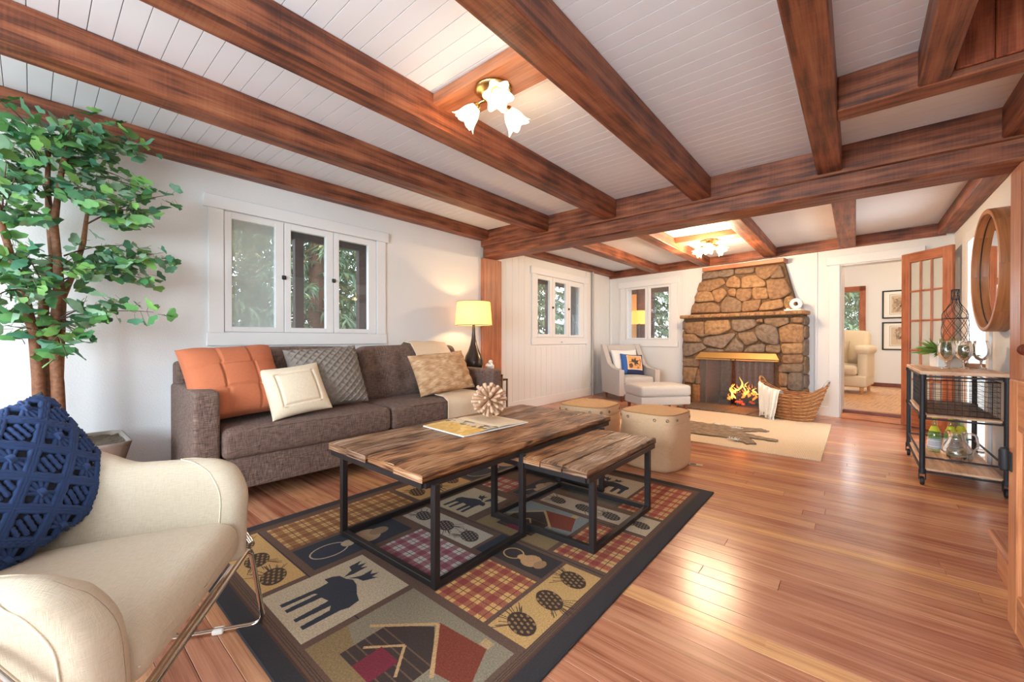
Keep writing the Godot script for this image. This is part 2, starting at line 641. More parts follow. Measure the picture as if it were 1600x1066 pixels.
	mat("soil", C(120, 112, 100), 0.95, T.stone, Vector3(9, 9, 9), true, st_n, 1.0)
	# metal, glass, odds and ends
	mat("iron", C(62, 58, 58), 0.42, null, Vector3.ONE, false, null, 1.0, 0.7)
	mat("dark_iron", C(44, 44, 47), 0.5, null, Vector3.ONE, false, null, 1.0, 0.3)
	mat("chrome", C(220, 214, 204), 0.12, null, Vector3.ONE, false, null, 1.0, 1.0)
	mat("brass", C(206, 172, 110), 0.25, null, Vector3.ONE, false, null, 1.0, 1.0)
	mat("brass_dull", C(224, 184, 116), 0.38, null, Vector3.ONE, false, null, 1.0, 0.9)
	mat("bronze", C(74, 66, 58), 0.25, null, Vector3.ONE, false, null, 1.0, 0.6)
	mat("pot_metal", C(160, 148, 138), 0.35, null, Vector3.ONE, false, null, 1.0, 0.5)
	mat("pewter", C(146, 130, 108), 0.4, null, Vector3.ONE, false, null, 1.0, 0.8)
	mat("mirror", C(238, 238, 236), 0.02, null, Vector3.ONE, false, null, 1.0, 1.0)
	mat("piping_cloth", C(176, 130, 84), 0.85)
	mat("rubber", C(30, 30, 32), 0.6)
	mat("ceramic", C(238, 236, 230), 0.3)
	mat("paper", C(242, 238, 228), 0.6)
	mat("felt", C(170, 156, 142), 0.9)
	mat("grey_pipe", C(170, 166, 160), 0.5)
	glass("pane", C(235, 240, 238), 0.04)
	glass("misty_pane", C(205, 212, 206), 0.42, 0.3)
	glass("door_pane", C(236, 238, 224), 0.35, 0.15)
	glass("screen_mesh", C(104, 102, 100), 0.46, 0.3)
	var cg := mat("clear_glass", Color(1, 1, 1, 0.0), 0.0)
	cg.transparency = BaseMaterial3D.TRANSPARENCY_ALPHA
	cg.refraction_enabled = true
	cg.refraction_scale = 0.05
	glass("thin_glass", C(250, 252, 252), 0.05, 0.0)
	var gg := mat("green_glass", Color(0.30, 0.75, 0.25, 0.15), 0.02)
	gg.transparency = BaseMaterial3D.TRANSPARENCY_ALPHA
	glow("shade_glow", C(255, 236, 204), 2.2)
	glow("bulb_glow", C(255, 226, 180), 4.0)
	glow("flame", C(255, 140, 40), 2.6)
	glow("flame_core", C(255, 206, 96), 3.4)
	glow("ember", C(220, 70, 20), 1.2)
	var ls := mat("lamp_cloth", C(244, 220, 178), 0.8)
	ls.backlight_enabled = true
	ls.backlight = C(226, 190, 130)
	var lc := mat("leaf", Color.WHITE, 0.5)
	lc.vertex_color_use_as_albedo = true
	lc.backlight_enabled = true
	lc.backlight = Color(0.16, 0.24, 0.06)
	var vc := mat("tinted", Color.WHITE, 0.9)
	vc.vertex_color_use_as_albedo = true
	mat("twig", C(86, 62, 52), 0.7)
	mat("grass", C(126, 150, 76), 0.95, T.stone, Vector3(1, 1, 1), true)
	mat("porch_wall", C(236, 170, 104), 0.8)
	mat("porch_wood", C(132, 74, 48), 0.6, T.beam, Vector3(0.5, 2, 1))
	mat("brown_siding", C(104, 70, 56), 0.7)

func cloth(called: String, col: Color, tex: Texture2D, scale: float, ns: float) -> void:
	var m := mat(called, col, 0.88, tex, Vector3.ONE * scale, true, T.weave_n, ns)
	m.rim_enabled = true
	m.rim = 0.25
	m.rim_tint = 0.6


# ------------------------------------------------------------------ the room
func wall_mesh(xf: Transform3D, u0: float, u1: float, y0: float, y1: float, thick: float, holes: Array) -> MB:
	# a wall in its own frame: x along, y up, its face at z = 0 and its body behind; holes are [u0, u1, y0, y1]
	var mb := MB.new()
	var us := [u0, u1]
	var ys := [y0, y1]
	for q in holes:
		us.append_array([q[0], q[1]]); ys.append_array([q[2], q[3]])
	us.sort(); ys.sort()
	for i in us.size() - 1:
		for j in ys.size() - 1:
			if us[i + 1] - us[i] < 1e-4 or ys[j + 1] - ys[j] < 1e-4:
				continue
			var cu: float = (us[i] + us[i + 1]) * 0.5
			var cy: float = (ys[j] + ys[j + 1]) * 0.5
			var open := false
			for q in holes:
				if cu > q[0] and cu < q[1] and cy > q[2] and cy < q[3]:
					open = true
			if not open:
				mb.box(Vector3(us[i + 1] - us[i], ys[j + 1] - ys[j], thick), xf * Transform3D(Basis.IDENTITY, Vector3(cu, cy, -thick * 0.5)))
	return mb

func build_floor() -> void:
	var fl := struct("floor")
	var sub := MB.new()
	sub.span(Vector3(XL - 0.2, -0.14, -7.62), Vector3(3.0, -0.021, 2.6))
	part(fl, "subfloor", sub, M.groove)
	var z := 2.4
	var row := 0
	var count := 0
	rng.seed = 11
	while z > -7.6:
		var wd := rng.randf_range(0.078, 0.1)
		var x0 := XL
		var x1 := 1.0 if z < -2.8 or z > -1.9 else 1.6
		var x := x0 - rng.randf_range(0.0, 1.2)
		while x < x1 - 0.02:
			var ln := rng.randf_range(1.3, 3.4)
			var a := maxf(x, x0)
			var b := minf(x + ln, x1)
			if x1 - b < 0.35:
				b = x1
			if z > 0.3:
				a = x0; b = x1
			var pick := rng.randf()
			var t := 0 if pick < 0.26 else 1 if pick < 0.5 else 2 if pick < 0.68 else 3 if pick < 0.82 else 4 if pick < 0.91 else 5
			if absf(z - wd * 0.5 + 1.62) < 0.05:
				t = 4
			if b - a > 0.03:
				var mb := MB.new()
				mb.box(Vector3(b - a - 0.0012, 0.02, wd - 0.0014), Transform3D.IDENTITY, 0.0012, Vector2(rng.randf() * 9.0, rng.randf() * 5.0), 0)
				part(fl, "board", mb, M["floor_%d" % t], at((a + b) * 0.5, -0.01, z - wd * 0.5))
				count += 1
			x = b
		z -= wd
		row += 1
	print("floor boards ", count)

func build_ceiling() -> void:
	var ce := struct("ceiling")
	var back := MB.new()
	back.span(Vector3(XL - 0.2, CN + 0.005, -3.98), Vector3(0.34, CN + 0.16, 2.6))
	back.span(Vector3(0.34, CN + 0.005, -3.98), Vector3(2.7, CN + 0.16, -2.97))
	back.span(Vector3(0.34, CN + 0.005, -1.7), Vector3(2.7, CN + 0.16, 2.6))
	back.span(Vector3(XL - 0.2, CF + 0.005, -7.95), Vector3(XR + 0.2, CF + 0.16, -3.98))
	part(ce, "backing", back, M.groove)
	rng.seed = 5
	for bay in 2:
		var z := 2.4 if bay == 0 else -3.98
		var zend := -3.86 if bay == 0 else -7.56
		var y := (CN if bay == 0 else CF) + 0.003
		while z > zend:
			var wd := 0.088 + rng.randf_range(-0.003, 0.003)
			var x1 := XR
			if bay == 0 and z - wd < -1.7 and z > -2.9:
				x1 = 0.34
			var mb := MB.new()
			mb.box(Vector3(x1 - XL - 0.01, 0.006, wd - 0.0032), Transform3D.IDENTITY, 0.0006, Vector2.ZERO, 0)
			part(ce, "plank", mb, M.ceiling_paint, at((x1 + XL) * 0.5, y, z - wd * 0.5))
			z -= wd

func beam(called: String, label: String, lo: Vector3, hi: Vector3, m: Material = null, bev := 0.006) -> MeshInstance3D:
	var mb := MB.new()
	mb.box((hi - lo).abs(), Transform3D.IDENTITY, bev, Vector2(rng.randf() * 7.0, rng.randf() * 3.0))
	return solo(called, label, "beam" if called != "timber_post" else "post", mb, m if m else M.beam, Transform3D(Basis.IDENTITY, (lo + hi) * 0.5), "exposed timbers")

func build_beams() -> void:
	rng.seed = 77
	beam("wall_beam", "dark timber along the top of the left wall above the tree and sofa window", Vector3(XL, 2.34, ZH + 0.001), Vector3(-3.65, CN, 2.39))
	beam("ceiling_joist", "brown joist between the wall timber and the joist with the light fitting", Vector3(-2.845, JN, ZH + 0.001), Vector3(-2.695, CN, 2.39))
	beam("ceiling_joist", "brown joist the near light board is fixed to, on the sofa side", Vector3(-2.005, JN, ZH + 0.001), Vector3(-1.86, CN, 2.39))
	beam("ceiling_joist", "brown joist on the fireplace door side of the near light fitting", Vector3(-1.125, JN, ZH + 0.001), Vector3(-0.97, CN, 2.39))
	beam("ceiling_joist", "wide polished joist that carries the short cross timber by the stairs", Vector3(-0.225, JN, ZH + 0.001), Vector3(-0.08, CN, 2.39))
	beam("trimmer_beam", "short cross timber at the edge of the stair opening", Vector3(-0.079, JN - 0.004, -2.965), Vector3(0.679, CN, -2.82))
	beam("ceiling_joist", "short knotty joist ending on the trimmer beside the red boards", Vector3(0.23, JN, -2.819), Vector3(0.34, CN, 2.39))
	beam("wall_beam", "short timber over the right wall between trimmer and header", Vector3(0.68, JN - 0.01, ZH + 0.001), Vector3(XR - 0.001, CN, -2.75))
	# header: upper and lower timber
	beam("header_beam", "upper timber of the header between the two ceiling bays", Vector3(XL, 2.265, -4.06), Vector3(XR - 0.001, CN + 0.02, ZH))
	beam("header_beam", "lower timber of the header resting on the posts", Vector3(-3.74, 2.118, -4.095), Vector3(0.83, 2.263, ZH + 0.015), null, 0.014)
	beam("timber_post", "timber post beside the table lamp carrying the header", Vector3(XL, 0, -4.19), Vector3(-3.725, 2.117, ZH), M.post)
	beam("timber_post", "timber post at the right wall by the bar cart carrying the header", Vector3(0.757, 0, -4.06), Vector3(XR - 0.001, 2.117, ZH), M.post)
	# far bay
	beam("wall_beam", "timber along the far left wall above the three-part window", Vector3(XL, 2.29, -7.52), Vector3(-3.645, CF, -4.061))
	beam("ceiling_joist", "far joist over the grey armchair", Vector3(-2.85, JF, -7.3), Vector3(-2.7, CF, -4.061))
	beam("ceiling_joist", "far joist on the window side of the chimney light", Vector3(-1.97, JF, -7.17), Vector3(-1.82, CF, -4.061))
	beam("ceiling_joist", "far joist on the door side of the chimney light", Vector3(-1.04, JF, -7.02), Vector3(-0.88, CF, -4.061))
	beam("ceiling_joist", "far joist ending above the doorway", Vector3(-0.17, JF, -6.9), Vector3(0.0, CF, -4.061))
	beam("wall_beam", "timber along the right wall above the round mirror", Vector3(0.72, JF, -6.74), Vector3(XR - 0.001, CF, -4.061))
	var mb := MB.new()
	mb.box(Vector3(4.6, CF - 2.245, 0.06), Transform3D.IDENTITY, 0.004)
	solo("wall_beam", "thin timber along the top of the fireplace wall", "beam", mb, M.beam, FW * at(2.34, (CF + 2.245) * 0.5, 0.031), "exposed timbers")
	# boards above the stair opening
	var sw := thing("stairwell_lining", "red vertical boards lining the wall above the stair opening", "panelling", at(0.35, 2.31, -2.8))
	for k in 9:
		var b := MB.new()
		b.box(Vector3(0.118, 1.2, 0.016), Transform3D.IDENTITY, 0.004, Vector2(k * 1.3, k * 0.37), 1)
		part(sw, "board", b, M.red_board, at(0.065 + k * 0.121, 0.6, -0.0))

func casing(parent: Node, xf: Transform3D, u0: float, u1: float, y0: float, y1: float, wd: float, with_head := true) -> void:
	# flat boards round an opening, in the frame of its wall
	var t := 0.022
	for q in [[u0 - wd, u0, y0, y1], [u1, u1 + wd, y0, y1]]:
		var b := MB.new()
		b.span(Vector3(q[0], q[2], 0.0), Vector3(q[1], q[3], t), 0.003)
		part(parent, "side_casing", b, M.white_paint, xf)
	var hd := MB.new()
	var o := 0.03 if with_head else 0.0
	hd.span(Vector3(u0 - wd - o, y1, 0.0), Vector3(u1 + wd + o, y1 + wd, t + (0.012 if with_head else 0.0)), 0.003)
	part(parent, "head_casing", hd, M.white_paint, xf)
	if y0 > 0.3:
		var sl := MB.new()
		sl.span(Vector3(u0 - wd - 0.012, y0 - wd, 0.0), Vector3(u1 + wd + 0.012, y0, t), 0.003)
		part(parent, "apron", sl, M.white_paint, xf)

func window(called: String, xf: Transform3D, u0: float, u1: float, y0: float, y1: float, sashes: Array, wd: float, latch_at: Array, misty := -1, outer := []) -> void:
	# sashes: [u0, u1, glass u0, glass u1, glass y0, glass y1]
	var o := struct(called)
	casing(o, xf, u0, u1, y0, y1, wd)
	var lining := MB.new()
	for q in [[u0 - 0.004, u0 + 0.006, y0, y1], [u1 - 0.006, u1 + 0.004, y0, y1], [u0, u1, y0 - 0.004, y0 + 0.006], [u0, u1, y1 - 0.006, y1 + 0.004]]:
		lining.span(Vector3(q[0], q[2], -0.18), Vector3(q[1], q[3], 0.0))
	part(o, "lining", lining, M.white_paint, xf)
	var i := 0
	for s in sashes:
		var fr := MB.new()
		var z0 := -0.03
		var z1 := 0.012
		var yb := y0 + 0.008
		var yt := y1 - 0.008
		fr.span(Vector3(s[0] + 0.003, yb, z0), Vector3(s[2], yt, z1), 0.003)
		fr.span(Vector3(s[3], yb, z0), Vector3(s[1] - 0.003, yt, z1), 0.003)
		fr.span(Vector3(s[2], yb, z0), Vector3(s[3], s[4], z1), 0.003)
		fr.span(Vector3(s[2], s[5], z0), Vector3(s[3], yt, z1), 0.003)
		var f := part(o, "sash", fr, M.white_paint, xf)
		var g := MB.new()
		g.span(Vector3(s[2], s[4], -0.013), Vector3(s[3], s[5], -0.009))
		part(f, "pane", g, M.misty_pane if i == misty else M.pane)
		i += 1
	for l in latch_at:
		var b := MB.new()
		b.span(Vector3(l[0] - 0.018, l[1] - 0.018, 0.012), Vector3(l[0] + 0.018, l[1] + 0.018, 0.022), 0.004)
		b.span(Vector3(l[0] - 0.008, l[1] - 0.012, 0.022), Vector3(l[0] + 0.008, l[1] + 0.012, 0.038), 0.004)
		part(o, "latch", b, M.iron, xf)
	if outer:
		# brown storm frame on the outside
		var st := MB.new()
		for q in outer:
			st.span(Vector3(q[0], q[2], -0.21), Vector3(q[1], q[3], -0.15), 0.004)
		part(o, "storm_frame", st, M.dark_frame, xf)

func build_walls() -> void:
	var LW := Transform3D(Basis(Vector3.UP, PI / 2), Vector3(XL, 0, 0))      # u = -z
	var RW := Transform3D(Basis(Vector3.UP, -PI / 2), Vector3(XR, 0, 0))     # u = z
	var BW := Transform3D(Basis(Vector3.UP, PI), Vector3(0, 0, 2.4))         # u = -x
	# left wall
	var w1 := [0.975, 2.306, 1.098, 2.06]
	var w2 := [5.05, 6.49, 1.07, 2.055]
	var wl := wall_mesh(LW, -2.6, 7.62, -0.02, 2.6, 0.2, [w1, w2, [-2.0, -0.95, 0.9, 2.1]])
	struct("wall_left", wl, M.plaster)
	window("window_1", LW, w1[0], w1[1], w1[2], w1[3], [[0.977, 1.417, 1.03, 1.346, 1.147, 2.003], [1.417, 1.854, 1.473, 1.781, 1.147, 2.003], [1.854, 2.306, 1.907, 2.213, 1.147, 2.0]], 0.1, [[1.414, 1.58], [1.852, 1.6]], 0,
		[[0.98, 2.3, 1.972, 2.055], [0.98, 2.3, 1.1, 1.14], [1.572, 1.65, 1.1, 2.05], [2.2, 2.3, 1.1, 2.05]])
	window("window_2", LW, w2[0], w2[1], w2[2], w2[3], [[5.052, 5.5, 5.095, 5.42, 1.125, 1.99], [5.5, 5.98, 5.575, 5.9, 1.125, 1.985], [5.98, 6.488, 6.055, 6.36, 1.115, 1.965]], 0.11, [[5.5, 1.56], [5.98, 1.56]], -1,
		[[5.05, 6.49, 1.96, 2.05], [5.6, 5.72, 1.08, 2.05], [6.3, 6.49, 1.08, 2.05], [5.05, 6.49, 1.075, 1.11]])
	window("window_6", LW, -2.0, -0.95, 0.9, 2.1, [[-2.0, -1.475, -1.94, -1.53, 0.96, 2.04], [-1.475, -0.95, -1.42, -1.01, 0.96, 2.04]], 0.1, [])  # unseen window, added to bring in more light
	# painted boarding below and round the far left window, up to the corner
	var bd := struct("trim_1")
	var z := -4.2
	while z > -7.5:
		var hi := 2.29
		var b := MB.new()
		var inwin: bool = -z > w2[0] - 0.2 and -z < w2[1] + 0.02
		b.span(Vector3(XL, 0.13, z - 0.138), Vector3(XL + 0.012, 0.93 if inwin else hi, z), 0.004)
		part(bd, "board", b, M.panel_paint)
		z -= 0.14
	var kn := MB.new()
	kn.lathe([Vector2(0.0, 0.03), Vector2(0.016, 0.026), Vector2(0.02, 0.014), Vector2(0.012, 0.0), Vector2(0.01, -0.012)], 12, Transform3D(Basis(Vector3.BACK, -PI / 2), Vector3(XL + 0.045, 1.0, -5.72)))
	part(bd, "wooden_knob", kn, M.white_paint)
	var bl := MB.new()
	bl.span(Vector3(XL, 0, -7.5), Vector3(XL + 0.022, 0.14, -4.2), 0.004)
	struct("baseboard_left", bl, M.white_paint)
	var bl2 := MB.new()
	bl2.span(Vector3(XL, 0, ZH), Vector3(XL + 0.018, 0.1, 2.4), 0.004)
	struct("baseboard_near", bl2, M.white_paint)
	var pipe := MB.new()
	pipe.tube([Vector3(XL + 0.05, 0.0, -6.76), Vector3(XL + 0.05, 2.29, -6.76)], 0.022, 12)
	pipe.tube([Vector3(XL + 0.05, 0.18, -6.76), Vector3(XL + 0.05, 0.22, -6.76)], 0.03, 12)
	solo("wall_pipe", "grey pipe running up the wall between window and armchair", "pipe", pipe, M.grey_pipe)
	# far wall with its window and the doorway
	var w3 := [0.385, 1.31, 1.03, 2.03]
	var dr := [3.675, 4.33, -0.02, 2.037]
	var wf := wall_mesh(FW, -0.2, 4.9, -0.02, 2.6, 0.2, [w3, dr, [2.0, 2.98, -0.02, 0.785]])
	struct("wall_far", wf, M.panel_paint)
	window("window_3", FW, w3[0], w3[1], w3[2], w3[3], [[0.39, 0.85, 0.43, 0.80, 1.07, 1.99], [0.85, 1.305, 0.90, 1.265, 1.07, 1.985]], 0.12, [])
	var dn := struct("door_1")
	casing(dn, FW, dr[0], dr[1], 0.0, dr[3], 0.115)
	var jb := MB.new()
	jb.span(Vector3(dr[0] - 0.01, 0, -0.2), Vector3(dr[0] + 0.012, dr[3], 0))
	jb.span(Vector3(dr[1] - 0.012, 0, -0.2), Vector3(dr[1] + 0.01, dr[3], 0))
	jb.span(Vector3(dr[0], dr[3] - 0.012, -0.2), Vector3(dr[1], dr[3] + 0.01, 0))
	part(dn, "jamb", jb, M.white_paint, FW)
	var sill := MB.new()
	sill.span(Vector3(dr[0] + 0.012, 0.0, -0.21), Vector3(dr[1] - 0.012, 0.06, 0.02), 0.006)
	part(dn, "threshold", sill, M.gate_wood, FW)
	var si2 := MB.new()
	si2.span(Vector3(dr[0] + 0.012, 0.0, -0.3), Vector3(dr[1] - 0.012, 0.098, -0.1), 0.006)
	part(dn, "tread", si2, M.leg_wood, FW)
	var strips := struct("trim_2")     # upright battens and base on the panelled wall by the doorway
	for q in [[3.40, 3.43], [1.52, 1.55], [0.02, 0.05]]:
		var b := MB.new()
		b.span(Vector3(q[0], 0.13, 0), Vector3(q[1], 2.24, 0.014), 0.003)
		part(strips, "batten", b, M.white_paint, FW)
	var bf := MB.new()
	bf.span(Vector3(3.31, 0, 0), Vector3(3.56, 0.13, 0.02), 0.004)
	bf.span(Vector3(0.05, 0, 0), Vector3(1.64, 0.13, 0.02), 0.004)
	part(strips, "base_board", bf, M.white_paint, FW)
	# right wall with the side doorway
	var so := [-5.93, -5.2, 0.0, 2.0]
	struct("wall_right", wall_mesh(RW, -7.1, -2.75, -0.02, 2.6, 0.16, [so]), M.plaster)
	var d2 := struct("door_2")
	casing(d2, RW, so[0], so[1], 0.0, so[3], 0.1, false)
	# behind and beside the camera: unseen windows added for fill light
	struct("wall_back", wall_mesh(BW, -1.2, 4.0, -0.02, 2.6, 0.2, [[0.1, 1.5, 0.75, 2.15], [1.9, 3.3, 0.75, 2.15]]), M.plaster)
	window("window_4", BW, 0.1, 1.5, 0.75, 2.15, [[0.1, 0.8, 0.16, 0.75, 0.81, 2.09], [0.8, 1.5, 0.85, 1.44, 0.81, 2.09]], 0.1, [])
	window("window_5", BW, 1.9, 3.3, 0.75, 2.15, [[1.9, 2.6, 1.96, 2.55, 0.81, 2.09], [2.6, 3.3, 2.65, 3.24, 0.81, 2.09]], 0.1, [])
	var NR := Transform3D(Basis(Vector3.UP, -PI / 2), Vector3(1.0, 0, 0))
	struct("wall_near_right", wall_mesh(NR, -1.7, 2.4, -0.02, 2.6, 0.16, [[0.25, 1.65, 0.75, 2.15]]), M.plaster)
	window("window_8", NR, 0.25, 1.65, 0.75, 2.15, [[0.25, 0.95, 0.31, 0.9, 0.81, 2.09], [0.95, 1.65, 1.0, 1.59, 0.81, 2.09]], 0.1, [])  # unseen window, added to light the opposite wall and the sofa front
	var swl := MB.new()    # stair walls
	swl.span(Vector3(XR, -0.02, -2.95), Vector3(2.7, 3.6, -2.81))
	swl.span(Vector3(0.34, CN + 0.16, -2.97), Vector3(2.7, 3.6, -2.81))
	swl.span(Vector3(1.0, -0.02, -1.84), Vector3(2.7, 3.6, -1.7))
	swl.span(Vector3(0.34, CN + 0.16, -1.84), Vector3(1.0, 3.6, -1.7))
	swl.span(Vector3(2.6, -0.02, -2.9), Vector3(2.74, 3.6, -1.7))
	swl.span(Vector3(0.2, CN + 0.16, -2.97), Vector3(0.34, 3.6, -1.7))
	swl.span(Vector3(0.2, 3.5, -2.97), Vector3(2.74, 3.62, -1.7))
	struct("wall_stair", swl, M.plaster)

func build_stairs() -> void:
	var st := thing("stair_flight", "wooden stair steps with overhanging treads rising to the right", "stairs", at(0.47, 0, -2.4))
	for k in 5:
		var x := 0.25 * k
		var r := MB.new()
		r.span(Vector3(x + 0.02, 0.19 * k, -0.4), Vector3(x + 0.04, 0.19 * (k + 1) - 0.03, 0.55), 0.002)
		part(st, "riser", r, M.gate_wood)
		var t := MB.new()
		t.span(Vector3(x - 0.012, 0.19 * (k + 1) - 0.03, -0.405), Vector3(x + 0.29, 0.19 * (k + 1), 0.55), 0.008)
		part(st, "tread", t, M.floor_1)
	var gt := thing("stair_gate", "low panelled wooden gate at the foot of the stairs with a black hinge", "gate", at(0.428, 0, -2.3))
	for q in [[0.0, 0.1], [0.36, 0.45]]:
		var a := MB.new()
		a.span(Vector3(0, 0.02, q[0]), Vector3(0.032, 0.905, q[1]), 0.004)
		part(gt, "stile", a, M.gate_wood)
	for q in [[0.02, 0.16], [0.73, 0.905]]:
		var b := MB.new()
		b.span(Vector3(0.001, q[0], 0.1), Vector3(0.031, q[1], 0.36), 0.004)
		part(gt, "rail", b, M.gate_wood)
	var p := MB.new()
	p.span(Vector3(0.012, 0.16, 0.1), Vector3(0.022, 0.73, 0.36))
	part(gt, "panel", p, M.gate_wood)
	var hg := MB.new()
	hg.lathe([Vector2(0.0, 0.0), Vector2(0.011, 0.002), Vector2(0.016, 0.012), Vector2(0.016, 0.075), Vector2(0.011, 0.086), Vector2(0.0, 0.088)], 14, at(-0.008, 0.565, -0.004))
	hg.span(Vector3(-0.004, 0.575, 0.0), Vector3(0.0, 0.645, 0.05), 0.001)
	part(gt, "hinge", hg, M.rubber)
	var kb := MB.new()
	var kx := Transform3D(Basis(Vector3.RIGHT, PI / 2), Vector3(0.775, 0.985, ZH + 0.01))
	kb.lathe([Vector2(0, 0), Vector2(0.035, 0.0), Vector2(0.035, 0.008), Vector2(0.014, 0.014), Vector2(0.012, 0.035), Vector2(0.03, 0.045), Vector2(0.032, 0.06), Vector2(0.0, 0.072)], 16, kx)
	solo("door_knob", "brown door knob on the post above the stair gate", "knob", kb, M.leg_wood)


const STONES_UP := [
	[1.90,2.14,2.17,2.13,2.15,2.03,1.90,2.02],
	[2.18,2.13,2.39,2.13,2.38,2.04,2.27,2.02,2.16,2.04],
	[2.41,2.13,2.67,2.12,2.66,2.04,2.41,2.05],
	[2.68,2.12,3.00,2.12,2.94,2.00,2.82,1.92,2.71,1.99],
	[3.01,2.11,3.04,2.01,3.07,1.93,2.89,1.93,2.95,2.00],
	[1.86,1.97,2.22,2.01,2.28,1.92,2.06,1.82,1.83,1.83],
	[2.28,1.93,2.37,2.03,2.48,1.98,2.49,1.83,2.29,1.87],
	[2.51,1.99,2.69,2.00,2.83,1.88,2.83,1.82,2.51,1.82],
	[2.84,1.91,3.08,1.90,3.15,1.70,3.05,1.63,2.90,1.62,2.87,1.75],
	[1.84,1.82,2.04,1.81,2.12,1.66,1.84,1.65,1.80,1.70],
	[2.07,1.81,2.23,1.85,2.31,1.76,2.18,1.62,2.13,1.65],
	[2.33,1.81,2.43,1.82,2.43,1.70,2.33,1.73],
	[2.45,1.81,2.65,1.80,2.64,1.65,2.51,1.61,2.44,1.70],
	[2.66,1.81,2.86,1.79,2.87,1.64,2.69,1.64,2.66,1.72],
	[1.78,1.63,2.10,1.62,2.21,1.55,2.20,1.46,1.74,1.47],
	[2.22,1.60,2.31,1.71,2.43,1.66,2.51,1.60,2.52,1.46,2.23,1.46],
	[2.53,1.61,2.78,1.63,2.75,1.47,2.53,1.46],
	[2.81,1.58,3.05,1.61,3.08,1.50,3.00,1.48,2.76,1.46],
	[3.09,1.62,3.17,1.65,3.22,1.48,3.09,1.48]
]
const STONES_LOW := [
	[1.65,1.31,1.98,1.33,1.98,1.12,1.69,1.15],
	[2.00,1.34,2.36,1.34,2.38,1.19,2.20,1.12,2.00,1.12],
	[2.40,1.34,2.72,1.34,2.73,1.24,2.54,1.16,2.42,1.18],
	[2.75,1.33,2.82,1.34,2.83,1.29,2.75,1.29],
	[2.84,1.34,3.14,1.35,3.15,1.27,3.01,1.22,2.86,1.27],
	[3.18,1.34,3.31,1.35,3.31,1.27,3.18,1.28],
	[2.73,1.21,2.83,1.26,2.99,1.23,3.03,1.07,3.02,0.96,2.85,1.00,2.74,1.09],
	[3.03,1.20,3.14,1.25,3.31,1.24,3.31,1.00,3.05,1.00],
	[1.64,1.12,1.82,1.13,1.94,1.00,1.65,1.00],
	[1.97,1.07,2.44,1.14,2.45,1.11,2.27,0.90,1.97,0.96],
	[1.62,0.97,1.94,0.99,2.02,0.90,1.75,0.77,1.64,0.75],
	[2.30,0.85,2.46,1.07,2.57,0.94,2.55,0.85],
	[2.49,1.14,2.71,1.15,2.77,1.02,2.60,0.95,2.53,1.04],
	[2.57,0.85,2.65,0.94,2.85,0.98,2.85,0.86],
	[2.87,0.95,3.04,0.97,3.05,0.87,3.01,0.85,2.87,0.86],
	[3.06,0.97,3.31,0.99,3.31,0.85,3.08,0.84],
	[3.08,0.83,3.31,0.84,3.31,0.72,3.08,0.71],
	[2.03,0.90,2.27,0.88,2.29,0.85,2.03,0.84],
	[1.64,0.72,1.90,0.72,1.90,0.60,1.64,0.60],
	[1.64,0.58,1.89,0.58,1.83,0.33,1.65,0.33],
	[1.79,0.30,1.91,0.31,1.91,0.02,1.79,0.00],
	[1.90,0.58,1.92,0.33,1.85,0.32],
	[3.04,0.69,3.31,0.71,3.31,0.60,3.04,0.58],
	[3.04,0.57,3.14,0.57,3.14,0.39,3.04,0.39],
	[3.15,0.58,3.31,0.59,3.31,0.34,3.15,0.34],
	[3.04,0.36,3.14,0.37,3.14,0.07,3.05,0.06],
	[3.16,0.31,3.31,0.32,3.31,0.06,3.16,0.06],
	[1.64,0.29,1.77,0.30,1.77,-0.03,1.64,-0.03],
	[1.85,1.13,1.97,1.13,2.12,1.13,1.96,1.08]
]

# ------------------------------------------------------------------ fireplace, lights, what lies outside
func pts2(a: Array) -> PackedVector2Array:
	var o := PackedVector2Array()
	for i in range(0, a.size(), 2):
		o.append(Vector2(a[i], a[i + 1]))
	return o

